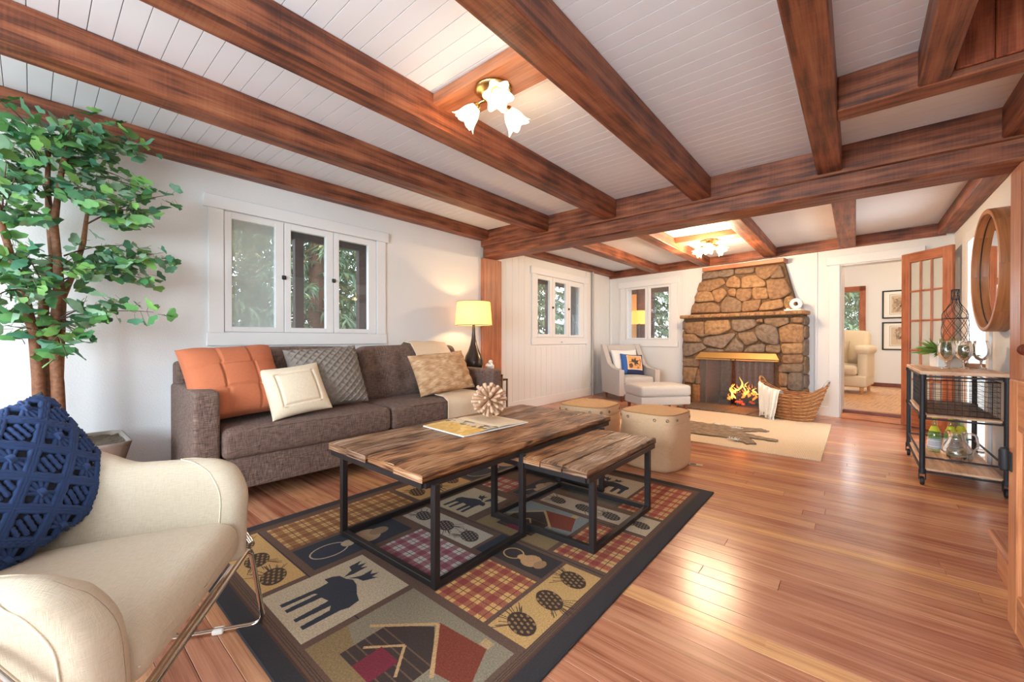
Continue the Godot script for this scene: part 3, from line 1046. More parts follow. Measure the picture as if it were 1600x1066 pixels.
func build_fireplace() -> void:
	var fp := thing("stone_fireplace", "fieldstone fireplace with a tapering chimney breast and thin stone mantel", "fireplace", FW * at(2.57, 0, 0.0))
	var L := at(-2.57, 0, 0)
	var nz := FastNoiseLite.new()
	nz.frequency = 0.012
	nz.seed = 9
	var body := MB.new()
	body.span(Vector3(1.64, 0, 0.0), Vector3(2.0, 1.39, 0.2))
	body.span(Vector3(2.98, 0, 0.0), Vector3(3.31, 1.39, 0.2))
	body.span(Vector3(2.0, 0.78, 0.0), Vector3(2.98, 1.39, 0.2))
	var slant := Transform3D(Basis(Vector3(1, 0, 0), Vector3(0, 0.7, -0.08).normalized(), Vector3(0, 0.08, 0.7).normalized()), Vector3(0, 1.44, 0.155))
	# tapering breast
	var q := [Vector3(1.72, 1.44, 0.15), Vector3(3.225, 1.44, 0.15), Vector3(3.05, 2.14, 0.07), Vector3(1.92, 2.14, 0.07)]
	var k := [Vector3(1.72, 1.44, 0.0), Vector3(3.225, 1.44, 0.0), Vector3(3.05, 2.14, 0.0), Vector3(1.92, 2.14, 0.0)]
	var u4 := [Vector2(0, 0), Vector2(1, 0), Vector2(1, 1), Vector2(0, 1)]
	body.poly(q, Vector3.BACK, u4)
	body.poly([q[0], k[0], k[3], q[3]], Vector3.LEFT, u4)
	body.poly([q[1], k[1], k[2], q[2]], Vector3.RIGHT, u4)
	body.poly([q[2], k[2], k[3], q[3]], Vector3.UP, u4)
	part(fp, "mortar_core", body, M.mortar, L)
	var fb := MB.new()   # firebox
	fb.span(Vector3(1.98, 0, -0.4), Vector3(3.0, 0.8, -0.36))
	fb.span(Vector3(1.97, 0, -0.4), Vector3(2.01, 0.8, 0.19))
	fb.span(Vector3(2.97, 0, -0.4), Vector3(3.01, 0.8, 0.19))
	fb.span(Vector3(1.98, 0.77, -0.4), Vector3(3.0, 0.81, 0.19))
	fb.span(Vector3(1.98, -0.04, -0.4), Vector3(3.0, 0.015, 0.25))
	part(fp, "firebox", fb, M.soot, L)
	rng.seed = 31
	var up_tone := [3, 3, 2, 1, 2, 1, 0, 4, 1, 4, 0, 0, 1, 0, 1, 2, 1, 4, 0]
	for i in STONES_UP.size():
		var p := pts2(STONES_UP[i])
		for j in p.size():
			p[j].y = (p[j].y - 1.44) * 1.006
		var mb := MB.new()
		mb.stone(p, rng.randf_range(0.035, 0.06), L * slant, nz)
		part(fp, "stone", mb, M["stone_%d" % up_tone[i]])
	var low_tone := [1, 4, 5, 1, 2, 1, 3, 0, 1, 5, 3, 3, 2, 3, 2, 4, 1, 3, 2, 1, 0, 2, 2, 1, 3, 0, 4, 0, 2]
	for i in STONES_LOW.size():
		var mb := MB.new()
		mb.stone(pts2(STONES_LOW[i]), rng.randf_range(0.04, 0.07), L * at(0, 0, 0.19), nz)
		part(fp, "stone", mb, M["stone_%d" % low_tone[i]])
	for side in 2:      # stones on the returns
		var y := 0.03
		var sx := Transform3D(Basis(Vector3.UP, PI / 2 if side else -PI / 2), Vector3(3.31 if side else 1.64, 0, 0.1))
		while y < 1.34:
			var hh := minf(rng.randf_range(0.14, 0.26), 1.37 - y)
			for e in [[-0.1, 0.1]]:
				var mb := MB.new()
				mb.stone(PackedVector2Array([Vector2(e[0], y), Vector2(e[1], y + 0.01), Vector2(e[1] - 0.01, y + hh - 0.015), Vector2(e[0] + 0.01, y + hh - 0.02)]), 0.03, L * sx, nz)
				part(fp, "stone", mb, M["stone_%d" % rng.randi_range(0, 5)])
			y += hh
	var mt := MB.new()
	mt.box(Vector3(1.74, 0.055, 0.3), Transform3D.IDENTITY, 0.012)
	var mantel := part(fp, "mantel", mt, M.mantel_stone, L * at(2.48, 1.413, 0.15))
	for i in 26:    # pebbled front edge
		var mb := MB.new()
		var x := -0.82 + i * 0.0655
		var hw := rng.randf_range(0.022, 0.03)
		mb.stone(PackedVector2Array([Vector2(x - hw, -0.018), Vector2(x + hw, -0.02), Vector2(x + hw, 0.02), Vector2(x - hw, 0.018)]), 0.012, at(0, 0, 0.148), nz)
		part(mantel, "pebble", mb, M["stone_%d" % [0, 4, 1][i % 3]])
	var wt := MB.new()
	wt.box(Vector3(1.14, 0.06, 0.2), Transform3D.IDENTITY, 0.005)
	part(fp, "wood_cap", wt, M.post, L * at(2.51, 2.17, 0.1))
	# hearth slabs
	for i in 4:
		var mb := MB.new()
		mb.box(Vector3(0.325, 0.025, 0.6 + 0.02 * (i % 2)), Transform3D.IDENTITY, 0.006)
		part(fp, "hearth_slab", mb, M.hearth_slate, L * at(2.0 + i * 0.335, 0.0125, 0.545))
	# brass hood
	var hp := PackedVector2Array([Vector2(-0.59, -0.055), Vector2(0.59, -0.055), Vector2(0.53, 0.055), Vector2(-0.53, 0.055)])
	var hd := MB.new()
	hd.extrude(hp, 0, 0.02, Transform3D(Basis(Vector3.RIGHT, deg_to_rad(-38)), Vector3.ZERO), 0.004)
	hd.span(Vector3(-0.585, -0.06, 0.02), Vector3(0.585, -0.045, 0.06), 0.003)
	part(fp, "hood", hd, M.brass_dull, L * at(2.47, 0.785, 0.265))
	# mesh curtain and bars
	for e in [[1.95, 2.44, 0.03], [2.475, 2.99, -0.03]]:
		var sc := MB.new()
		var rows := []
		for yy in 2:
			var row := PackedVector3Array()
			for i in 25:
				var t := i / 24.0
				var x: float = lerpf(e[0], e[1], t)
				if (e[2] > 0 and i == 24 or e[2] < 0 and i == 0) and yy == 0:
					x -= e[2]
				row.append(Vector3(x, 0.76 if yy else 0.03, 0.3 + 0.004 * sin(t * 40.0)))
			rows.append(row)
		sc.grid(rows)
		part(fp, "mesh_curtain", sc, M.screen_mesh, L)
	var rod := MB.new()
	rod.tube([Vector3(1.93, 0.74, 0.3), Vector3(3.01, 0.74, 0.3)], 0.006, 8)
	for x in [2.43, 2.49]:
		rod.tube([Vector3(x, 0.74, 0.3), Vector3(x, 0.74, 0.33), Vector3(x, 0.71, 0.335)], 0.007, 8)
	part(fp, "curtain_rod", rod, M.iron, L)
	# logs, grate and flames
	var fire := thing("log_fire", "small log fire burning on a grate behind the mesh curtain", "fire", FW * at(2.5, 0.016, -0.02))
	var gr := MB.new()
	for i in 6:
		gr.tube([Vector3(-0.3 + i * 0.12, 0.1, -0.14), Vector3(-0.3 + i * 0.12, 0.07, 0.0), Vector3(-0.3 + i * 0.12, 0.1, 0.16)], 0.009, 6)
	gr.tube([Vector3(-0.34, 0.075, 0.02), Vector3(0.34, 0.075, 0.02)], 0.01, 6)
	for x in [-0.32, 0.32]:
		gr.tube([Vector3(x, 0.0, 0.12), Vector3(x, 0.1, 0.12), Vector3(x, 0.2, 0.16)], 0.01, 6)
	part(fire, "grate", gr, M.rubber)
	for l in [[Vector3(-0.32, 0.14, 0.08), Vector3(0.3, 0.13, 0.03), 0.05], [Vector3(-0.28, 0.13, -0.1), Vector3(0.34, 0.16, -0.06), 0.055], [Vector3(-0.2, 0.22, -0.05), Vector3(0.22, 0.25, 0.05), 0.045]]:
		var lg := MB.new()
		lg.tube([l[0], l[0].lerp(l[1], 0.5) + Vector3(0, 0.01, 0), l[1]], l[2], 10)
		part(fire, "log", lg, M.charred)
	for i in 44:
		var fm := MB.new()
		var x := rng.randf_range(-0.18, 0.18)
		var hgt := rng.randf_range(0.06, 0.24) * (1.0 - absf(x + 0.03) * 2.2)
		var y0 := rng.randf_range(0.08, 0.24)
		var z0 := rng.randf_range(-0.08, 0.14)
		var path := []
		var rad := []
		for t in 7:
			var s := t / 6.0
			path.append(Vector3(x + 0.03 * sin(s * 5.0 + i), y0 + hgt * s, z0 + 0.015 * cos(s * 4.0 + i * 2)))
			rad.append((0.003 + 0.016 * sin(PI * pow(s, 0.6))) * (1.0 - s * 0.6))
		fm.tube(path, rad, 7)
		part(fire, "flame", fm, M.flame if i % 3 else M.flame_core)
	for i in 14:
		var eb := MB.new()
		eb.cushion(Vector3(0.05, 0.035, 0.045), 0.014, Vector3.ZERO, Transform3D(Basis(Vector3.UP, i * 1.1), Vector3(rng.randf_range(-0.28, 0.28), 0.02 + rng.randf() * 0.05, rng.randf_range(-0.1, 0.16))), 1)
		part(fire, "ember", eb, M.ember if i % 2 else M.charred)
	omni(fire, "fire_light", Vector3(0, 0.34, 0.2), 0.35, Color(1.0, 0.5, 0.2), 0.1)
	# on the mantel
	var bk := MB.new()
	bk.box(Vector3(0.2, 0.02, 0.13), Transform3D.IDENTITY, 0.003)
	solo("book", "thin white book lying on the end of the mantel", "book", bk, M.paper, FW * at(3.2, 1.451, 0.19, -4))
	var vs := MB.new()
	var ring := []
	for i in 28:
		ring.append(Vector3(cos(TAU * i / 28) * 0.052, 0.076 + sin(TAU * i / 28) * 0.052, 0))
	vs.tube(ring, 0.025, 12, true)
	solo("ring_vase", "white ring-shaped vase standing on the mantel book", "vase", vs, M.ceramic, FW * at(3.225, 1.461, 0.19, 6))
	var sp := thing("mantel_plant", "little trailing green sprig standing beside the ring vase", "plant", FW * at(3.13, 1.461, 0.18))
	var cup := MB.new()
	cup.lathe([Vector2(0.0, 0), Vector2(0.024, 0.0), Vector2(0.03, 0.05), Vector2(0.026, 0.05), Vector2(0.02, 0.012), Vector2(0, 0.012)], 14)
	part(sp, "cup", cup, M.ceramic)
	var lf := MB.new()
	for i in 60:
		lf.color = Color(0.06, 0.16, 0.03).lerp(Color(0.2, 0.36, 0.08), rng.randf())
		blade(lf, Vector3(rng.randf_range(-0.03, 0.03), rng.randf_range(0.03, 0.15), rng.randf_range(-0.03, 0.03)), Vector3(rng.randf_range(-1, 1), rng.randf_range(-0.2, 1), rng.randf_range(-1, 1)).normalized(), 0.045, 0.016)
	part(sp, "foliage", lf, M.leaf).set_meta("kind", "stuff")

func blade(mb: MB, p: Vector3, dir: Vector3, ln: float, wd: float, droop := 0.15) -> void:
	var side := dir.cross(Vector3.UP)
	if side.length() < 0.05:
		side = Vector3.RIGHT
	side = side.normalized()
	var a := p + dir * ln * 0.5 + Vector3(0, -droop * ln * 0.2, 0)
	var b := p + dir * ln + Vector3(0, -droop * ln, 0)
	var nn := side.cross(dir).normalized()
	var fold := nn * wd * 0.15
	mb.poly([p, a - side * wd * 0.5 + fold, b], nn, [Vector2.ZERO, Vector2.ZERO, Vector2.ZERO])
	mb.poly([p, b, a + side * wd * 0.5 + fold], nn, [Vector2.ZERO, Vector2.ZERO, Vector2.ZERO])

func ceiling_fixture(called_label: String, board_label: String, pos: Vector3, board: Vector3, e: float, turn: float) -> void:
	var bd := MB.new()
	bd.box(board, Transform3D.IDENTITY, 0.005, Vector2(rng.randf() * 5, rng.randf()))
	solo("light_board", board_label, "board", bd, M.post, at(pos.x, pos.y + board.y * 0.5, pos.z), "boards the ceiling lights are fixed to")
	var f := thing("ceiling_light", called_label, "ceiling light", at(pos.x, pos.y, pos.z, turn), "ceiling lights with three shades")
	var pan := MB.new()
	pan.lathe([Vector2(0.0, 0.0), Vector2(0.1, 0.0), Vector2(0.105, -0.012), Vector2(0.09, -0.022), Vector2(0.07, -0.03), Vector2(0.055, -0.055), Vector2(0.03, -0.075), Vector2(0.012, -0.08), Vector2(0.0, -0.092)], 28)
	part(f, "canopy", pan, M.brass)
	for i in 3:
		var a := TAU * i / 3.0
		var d := Vector3(cos(a), 0, sin(a))
		var arm := MB.new()
		arm.tube([d * 0.04 + Vector3(0, -0.05, 0), d * 0.075 + Vector3(0, -0.055, 0), d * 0.095 + Vector3(0, -0.07, 0)], 0.009, 8)
		var ax := (d * 0.75 + Vector3(0, -0.66, 0)).normalized()
		var o := d * 0.095 + Vector3(0, -0.07, 0)
		var xb := Basis(ax.cross(Vector3.UP).normalized(), ax, ax.cross(Vector3.UP).normalized().cross(ax))
		arm.lathe([Vector2(0.012, -0.01), Vector2(0.024, 0.0), Vector2(0.026, 0.022), Vector2(0.02, 0.024)], 14, Transform3D(xb, o))
		part(f, "arm", arm, M.brass)
		# tulip shade with a ruffled rim
		var rows := []
		for t in 9:
			var s := t / 8.0
			var row := PackedVector3Array()
			for k in 37:
				var th := TAU * k / 36.0
				var rr := lerpf(0.026, 0.052, sin(minf(s * 1.7, 1.0) * PI * 0.5)) + 0.016 * pow(s, 4.0)
				rr += 0.012 * pow(s, 5.0) * cos(6.0 * th)
				row.append(o + xb * Vector3(cos(th) * rr, 0.01 + 0.105 * s + 0.008 * pow(s, 4.0) * cos(6.0 * th), sin(th) * rr))
			rows.append(row)
		var sh := MB.new()
		sh.grid(rows)
		part(f, "glass_shade", sh, M.shade_glow)
		var bl := MB.new()
		bl.lathe([Vector2(0.0, 0.015), Vector2(0.014, 0.02), Vector2(0.026, 0.06), Vector2(0.018, 0.085), Vector2(0.0, 0.092)], 14, Transform3D(xb, o))
		part(f, "bulb", bl, M.bulb_glow)
		omni(f, "bulb_light", o + ax * 0.16, e, Color(1.0, 0.86, 0.70), 0.04)

func build_lights() -> void:
	rng.seed = 8
	ceiling_fixture("brass ceiling light with three ruffled glass shades near the sofa", "flat board between joists behind the near ceiling light", Vector3(-1.50, 2.402, -1.62), Vector3(0.735, 0.064, 0.24), 0.07, 200)
	ceiling_fixture("brass ceiling light with three ruffled glass shades before the fireplace", "flat board between joists behind the far ceiling light", Vector3(-1.43, 2.31, -5.6), Vector3(0.78, 0.073, 0.24), 1.3, 160)

func spruce(label: String, pos: Vector3, hgt: float, rad: float, sd: int, low := 0.3) -> Node3D:
	var t := thing("spruce_tree", label, "tree", at(pos.x, pos.y, pos.z), "conifers outside the windows")
	rng.seed = sd
	var tr := MB.new()
	tr.tube([Vector3.ZERO, Vector3(0.02, hgt * 0.5, 0), Vector3(0, hgt, 0)], [hgt * 0.028, hgt * 0.016, 0.01], 8)
	part(t, "trunk", tr, M.bark)
	var lf := MB.new()
	var nb := 130
	for i in nb:
		var y := low + (hgt - low) * pow(float(i) / nb, 1.1)
		var ln := rad * (1.05 - y / hgt) * rng.randf_range(0.75, 1.1)
		var a := i * 2.4 + rng.randf() * 0.5
		var d := Vector3(cos(a), 0, sin(a))
		var p := Vector3(0, y, 0)
		for s in 14:
			var f := s / 13.0
			var q := p + d * ln * f + Vector3(0, -0.35 * ln * f * f + 0.12 * ln * f, 0)
			for e in 5:
				lf.color = Color(0.07, 0.13, 0.06).lerp(Color(0.28, 0.34, 0.16), rng.randf())
				if rng.randf() < 0.06:
					lf.color = Color(0.5, 0.36, 0.12)
				var dd := (d * 0.7 + Vector3(rng.randf_range(-1, 1), rng.randf_range(-0.9, 0.2), rng.randf_range(-1, 1))).normalized()
				blade(lf, q, dd, rng.randf_range(0.14, 0.26), 0.05, 0.3)
	part(t, "foliage", lf, M.leaf).set_meta("kind", "stuff")
	return t

func build_outside() -> void:
	var gr := MB.new()
	gr.span(Vector3(-60, -0.5, -60), Vector3(60, -0.35, 60))
	struct("ground", gr, M.grass)
	var one := spruce("tall spruce with a bare brown trunk outside the middle pane of the sofa window", Vector3(-6.9, -0.35, -3.1), 7.0, 2.0, 3)
	var two := spruce("bushy spruce close outside the misty pane of the sofa window", Vector3(-7.4, -0.35, -0.9), 7.5, 2.2, 4)
	var three := spruce("loose spruce standing outside the far left window", Vector3(-7.4, -0.35, -9.2), 7.5, 2.3, 6)
	var rows := [[one, -9.6, -5.6, 1.15, "stout spruce seen past the trunk through the right sofa-window pane"], [two, -11.0, -3.4, 1.4, "spruce in the second row behind the sofa window"], [three, -11.5, -0.6, 1.4, "spruce in the second row behind the misty pane"],
		[two, -14.5, -7.0, 1.7, "spruce in the back row beyond the sofa window"], [one, -15.0, -2.5, 1.8, "spruce in the back row straight out from the sofa window"], [three, -15.5, 2.0, 1.8, "spruce in the back row beyond the misty pane"],
		[two, -9.4, -12.0, 1.2, "spruce outside the far left window, nearer the corner"], [one, -12.5, -14.5, 1.6, "spruce in the back row beyond the far left window"], [three, -13.5, -10.0, 1.6, "spruce behind the loose one at the far left window"], [two, -11.0, -18.5, 1.7, "spruce at the end of the row beyond the corner"],
		[three, -5.0, -11.9, 0.95, "full spruce close behind the porch outside the chimney window"], [one, -3.4, -13.8, 1.1, "spruce outside the window beside the chimney"], [two, -6.2, -15.5, 1.4, "spruce behind the porch post"], [three, -2.4, -17.5, 1.5, "spruce in the back row behind the chimney"],
		[two, -0.6, -19.5, 1.3, "spruce on the lawn outside the back room window"], [one, 2.0, -22.0, 1.6, "spruce far across the lawn behind the back room"], [three, 0.4, -25.0, 1.8, "spruce at the edge of the lawn behind the back room"]]
	for r in rows:
		var d: Node3D = r[0].duplicate()
		d.name = numbered("spruce_tree")
		add_child(d)
		d.transform = Transform3D(Basis(Vector3.UP, r[1]) * Basis.from_scale(Vector3.ONE * r[3]), Vector3(r[1], -0.35, r[2]))
		d.set_meta("label", r[4])
	# porch seen through the window beside the chimney
	var po := thing("porch", "orange porch wall and brown roof timbers outside the chimney window", "porch", FW * at(0.0, -0.35, -1.2))
	var a := MB.new()
	a.span(Vector3(-1.1, 0, -0.06), Vector3(-0.12, 2.62, 0.0))
	part(po, "wall", a, M.porch_wall)
	for q in [[-0.12, 0.07], [0.21, 0.27]]:
		var b := MB.new()
		b.span(Vector3(q[0], 0, -0.08), Vector3(q[1], 2.62, 0.02), 0.006)
		part(po, "post", b, M.porch_wood)
	var c := MB.new()
	c.span(Vector3(-1.1, 2.4, -0.1), Vector3(0.75, 2.6, 0.04), 0.006)
	part(po, "beam", c, M.porch_wood)
	var rf := MB.new()
	rf.span(Vector3(-1.1, 2.62, -0.5), Vector3(0.75, 2.7, 0.8))
	part(po, "roof", rf, M.porch_wood)
	var lm := thing("porch_lamp", "yellow drum lamp glowing on the porch outside the chimney window", "lamp", FW * at(0.12, -0.35, -0.9))
	var sh := MB.new()
	sh.lathe([Vector2(0.16, 1.72), Vector2(0.15, 2.0)], 24)
	part(lm, "lamp_shade", sh, M.porch_shade)
	var st := MB.new()
	st.tube([Vector3(0, 0.0, 0), Vector3(0, 1.9, 0)], 0.015, 8)
	st.lathe([Vector2(0, 0.0), Vector2(0.12, 0.0), Vector2(0.12, 0.02), Vector2(0, 0.03)], 16)
	part(lm, "stem", st, M.iron)
	omni(lm, "lamp_light", Vector3(0, 2.12, 0), 0.3, Color(1.0, 0.75, 0.4), 0.05)
	# side entry beyond the right wall: white boarding at its end, fill light at an added unseen window
	var se := thing("entry_boarding", "white beaded boarding of the side entry seen through the right doorway", "panelling", at(1.06, -0.02, -6.15))
	for k in 9:
		var b := MB.new()
		b.span(Vector3(k * 0.1, 0, -0.02), Vector3(k * 0.1 + 0.097, 2.5, 0.0), 0.004)
		part(se, "board", b, M.white_paint)
	var EW := Transform3D(Basis(Vector3.UP, -PI / 2), Vector3(2.0, 0, 0))
	struct("wall_entry", wall_mesh(EW, -6.3, -4.2, -0.05, 2.6, 0.15, [[-6.0, -4.7, 0.3, 2.3]]), M.white_paint)
	window("window_9", EW, -6.0, -4.7, 0.3, 2.3, [[-6.0, -5.35, -5.94, -5.4, 0.36, 2.24], [-5.35, -4.7, -5.3, -4.76, 0.36, 2.24]], 0.08, [])  # out of view, added to carry the entry light
	for q in [["wall_entry_near", -4.2, -4.08, -0.05, 2.5], ["wall_entry_far", -6.3, -6.18, -0.05, 2.5], ["ceiling_entry", -6.3, -4.08, 2.5, 2.62]]:
		var en := MB.new()
		en.span(Vector3(1.02, q[3], q[1]), Vector3(1.999, q[4], q[2]))
		struct(q[0], en, M.white_paint)
	var ef := MB.new()
	ef.span(Vector3(0.86, -0.1, -6.3), Vector3(2.15, -0.005, -4.08))
	struct("floor_entry", ef, M.light_oak)
	area("entry_fill", Vector3(1.93, 1.3, -5.35), Vector3(-1, 0.0, 0), Vector2(1.2, 1.9), 9.0, Color(0.94, 0.98, 1.0))  # area light added to brighten the far bay

func build_back_room() -> void:
	var y0 := 0.1
	var o := -4.0
	var fl := MB.new()
	fl.span(Vector3(2.0, -0.05, o - 0.1), Vector3(5.6, y0, -0.42))
	fl.span(Vector3(3.05, -0.05, -0.42), Vector3(5.6, y0, -0.2))
	struct("floor_back_room", fl, M.light_oak, FW)
	var w := wall_mesh(FW * at(0, 0, o), 2.0, 5.6, -0.05, 2.75, 0.2, [[2.2, 3.28, 0.94, 2.03]])
	struct("wall_back_room", w, M.white_paint)
	var sd := MB.new()
	sd.span(Vector3(2.0, -0.05, o), Vector3(2.1, 2.75, -0.42))
	sd.span(Vector3(2.0, -0.05, -0.52), Vector3(3.05, 2.75, -0.42))
	sd.span(Vector3(3.05, -0.05, -0.52), Vector3(3.15, 2.75, -0.2))
	sd.span(Vector3(5.6, -0.05, o), Vector3(5.7, 2.75, -0.2))
	struct("wall_back_room_side", sd, M.white_paint, FW)
	var ce := MB.new()
	ce.span(Vector3(2.0, 2.65, o - 0.2), Vector3(5.7, 2.75, -0.2))
	struct("ceiling_back_room", ce, M.white_paint, FW)
	var bb := MB.new()
	bb.span(Vector3(2.1, y0, o), Vector3(5.6, y0 + 0.075, o + 0.02), 0.003)
	struct("baseboard_back_room", bb, M.leg_wood, FW)
	var wn := struct("window_7")
	for q in [[2.11, 2.2, 0.86, 2.13], [3.28, 3.38, 0.86, 2.13], [2.11, 3.38, 2.03, 2.13], [2.11, 3.38, 0.86, 0.94]]:
		var b := MB.new()
		b.span(Vector3(q[0], q[2], o - 0.15), Vector3(q[1], q[3], o + 0.025), 0.004)
		part(wn, "casing", b, M.door_wood, FW)
	var pn := MB.new()
	pn.span(Vector3(2.2, 0.94, o - 0.06), Vector3(3.28, 2.03, o - 0.055))
	part(wn, "pane", pn, M.pane, FW)
	# two framed prints
	rng.seed = 4
	for k in 2:
		var yb := 1.45 if k == 0 else 0.83
		var pf := thing("framed_print", ["upper print of wildlife in a black frame in the back room", "lower print of wildlife in a black frame in the back room"][k], "picture", FW * at(3.95, yb, o + 0.001), "framed prints in the back room")
		for q in [[-0.32, -0.295, 0, 0.55], [0.295, 0.32, 0, 0.55], [-0.295, 0.295, 0, 0.025], [-0.295, 0.295, 0.525, 0.55]]:
			var b := MB.new()
			b.span(Vector3(q[0], q[2], 0), Vector3(q[1], q[3], 0.025), 0.003)
			part(pf, "frame", b, M.rubber)
		var mt := MB.new()
		mt.span(Vector3(-0.295, 0.025, 0.004), Vector3(0.295, 0.525, 0.01))
		part(pf, "mount", mt, M.paper)
		var im := MB.new()
		im.poly([Vector3(-0.19, 0.1, 0.0115), Vector3(0.19, 0.1, 0.0115), Vector3(0.19, 0.45, 0.0115), Vector3(-0.19, 0.45, 0.0115)], Vector3.BACK, [Vector2(0, 1), Vector2(1, 1), Vector2(1, 0), Vector2(0, 0)])
		part(pf, "print", im, M["print_%d" % k])
		var gl := MB.new()
		for q in [[-0.21, -0.205, 0.08, 0.47], [0.205, 0.21, 0.08, 0.47], [-0.21, 0.21, 0.08, 0.085], [-0.21, 0.21, 0.465, 0.47]]:
			gl.span(Vector3(q[0], q[2], 0.0095), Vector3(q[1], q[3], 0.0125))
		part(pf, "fillet", gl, M.rubber)
	# cream armchair with rolled arms
	var ch := thing("rolled_arm_chair", "cream upholstered chair with a rolled arm in the back room", "armchair", FW * at(3.22, y0, -2.55))
	var bs := MB.new()
	bs.cushion(Vector3(0.86, 0.2, 0.8), 0.04, Vector3(0, 0, 0.01), at(0, 0.22, 0), 4)
	part(ch, "base", bs, M.ivory_cloth)
	var se := MB.new()
	se.cushion(Vector3(0.62, 0.17, 0.74), 0.06, Vector3(0, 0.03, 0.01), at(0, 0.4, 0.05), 6)
	part(ch, "seat_cushion", se, M.ivory_cloth)
	for s in [-1, 1]:
		var am := MB.new()
		am.cushion(Vector3(0.13, 0.5, 0.76), 0.05, Vector3(0.01, 0, 0), at(s * 0.37, 0.5, 0.0), 5)
		part(ch, "arm", am, M.ivory_cloth)
		var rl := MB.new()
		rl.cushion(Vector3(0.23, 0.16, 0.8), 0.075, Vector3.ZERO, at(s * 0.36, 0.76, 0.01), 5)
		part(ch, "arm_roll", rl, M.ivory_cloth)
	var bk := MB.new()
	bk.cushion(Vector3(0.76, 0.62, 0.2), 0.08, Vector3(0, 0.03, 0.04), Transform3D(Basis(Vector3.RIGHT, deg_to_rad(-12)), Vector3(0, 0.78, -0.36)), 6)
	part(ch, "backrest", bk, M.ivory_cloth)
	for s in [[-1, -1], [1, -1], [-1, 1], [1, 1]]:
		var lg := MB.new()
		lg.lathe([Vector2(0.032, 0.13), Vector2(0.03, 0.1), Vector2(0.022, 0.0), Vector2(0, 0)], 12, at(s[0] * 0.36, 0, s[1] * 0.34))
		part(ch, "leg", lg, M.light_oak)
	var pl := MB.new()
	pl.pillow(0.44, 0.44, 0.16, Transform3D(Basis(Vector3.RIGHT, deg_to_rad(-18)), Vector3(-0.1, 0.7, -0.12)), 14)
	solo("throw_pillow", "cream cushion on the back room chair", "pillow", pl, M.cream_cloth, FW * at(3.22, y0, -2.55))
	area("back_room_daylight", FW * Vector3(2.75, 1.5, o + 0.04), FW.basis * Vector3(0, -0.1, 1), Vector2(1.0, 1.0), 3.0, Color(0.95, 0.98, 1.0))
	var gl := thing("added_globe", "added white globe out of view that lights the back room", "ceiling light", FW * at(4.2, 2.65, -1.8))  # unseen lamp, added as a body for the back room fill
	var gm := MB.new()
	gm.lathe([Vector2(0.0, -0.26), Vector2(0.07, -0.25), Vector2(0.12, -0.2), Vector2(0.13, -0.15), Vector2(0.1, -0.07), Vector2(0.05, -0.04)], 24)
	part(gl, "globe", gm, M.bulb_glow)
	var gc := MB.new()
	gc.lathe([Vector2(0.05, -0.05), Vector2(0.07, -0.03), Vector2(0.07, 0.0), Vector2(0.0, 0.0)], 20)
	part(gl, "canopy", gc, M.brass)
	omni(gl, "back_room_fill", Vector3(0, -0.15, 0), 2.2, Color(1.0, 0.86, 0.7), 0.1)


# ------------------------------------------------------------------ prints
func blend_poly(im: Image, pts: Array, col: Color) -> void:
	var p := PackedVector2Array(pts)
	var lo := p[0]
	var hi := p[0]
	for q in p:
		lo = lo.min(q); hi = hi.max(q)
	for y in range(maxi(0, int(lo.y)), mini(im.get_height(), int(hi.y) + 1)):
		var xs := []
		for i in p.size():
			var a := p[i]
			var b := p[(i + 1) % p.size()]
			if (a.y <= y and b.y > y) or (b.y <= y and a.y > y):
				xs.append(a.x + (y - a.y) / (b.y - a.y) * (b.x - a.x))
		xs.sort()
		for i in range(0, xs.size() - 1, 2):
			im.fill_rect(Rect2i(int(xs[i]), y, maxi(1, int(xs[i + 1]) - int(xs[i])), 1), col)

func stroke(im: Image, pts: Array, wd: float, col: Color) -> void:
	for i in pts.size() - 1:
		var a: Vector2 = pts[i]
		var b: Vector2 = pts[i + 1]
		var s := (b - a).orthogonal().normalized() * wd * 0.5
		blend_poly(im, [a + s, b + s, b - s, a - s], col)

func ellipse(im: Image, c: Vector2, r: Vector2, col: Color, turn := 0.0) -> void:
	var pts := []
	for k in 24:
		pts.append(c + (Vector2(cos(TAU * k / 24) * r.x, sin(TAU * k / 24) * r.y)).rotated(turn))
	blend_poly(im, pts, col)

const RS := 560.0     # rug print, pixels per metre
func rp(x: float, t: float) -> Vector2:
	return Vector2(x * RS, (2.52 - t) * RS)

func rug_panel(im: Image, x0: float, x1: float, t0: float, t1: float, col: Color) -> void:
	var a := rp(x0, t1)
	var b := rp(x1, t0)
	im.fill_rect(Rect2i(int(a.x), int(a.y), int(b.x - a.x), int(b.y - a.y)), col)

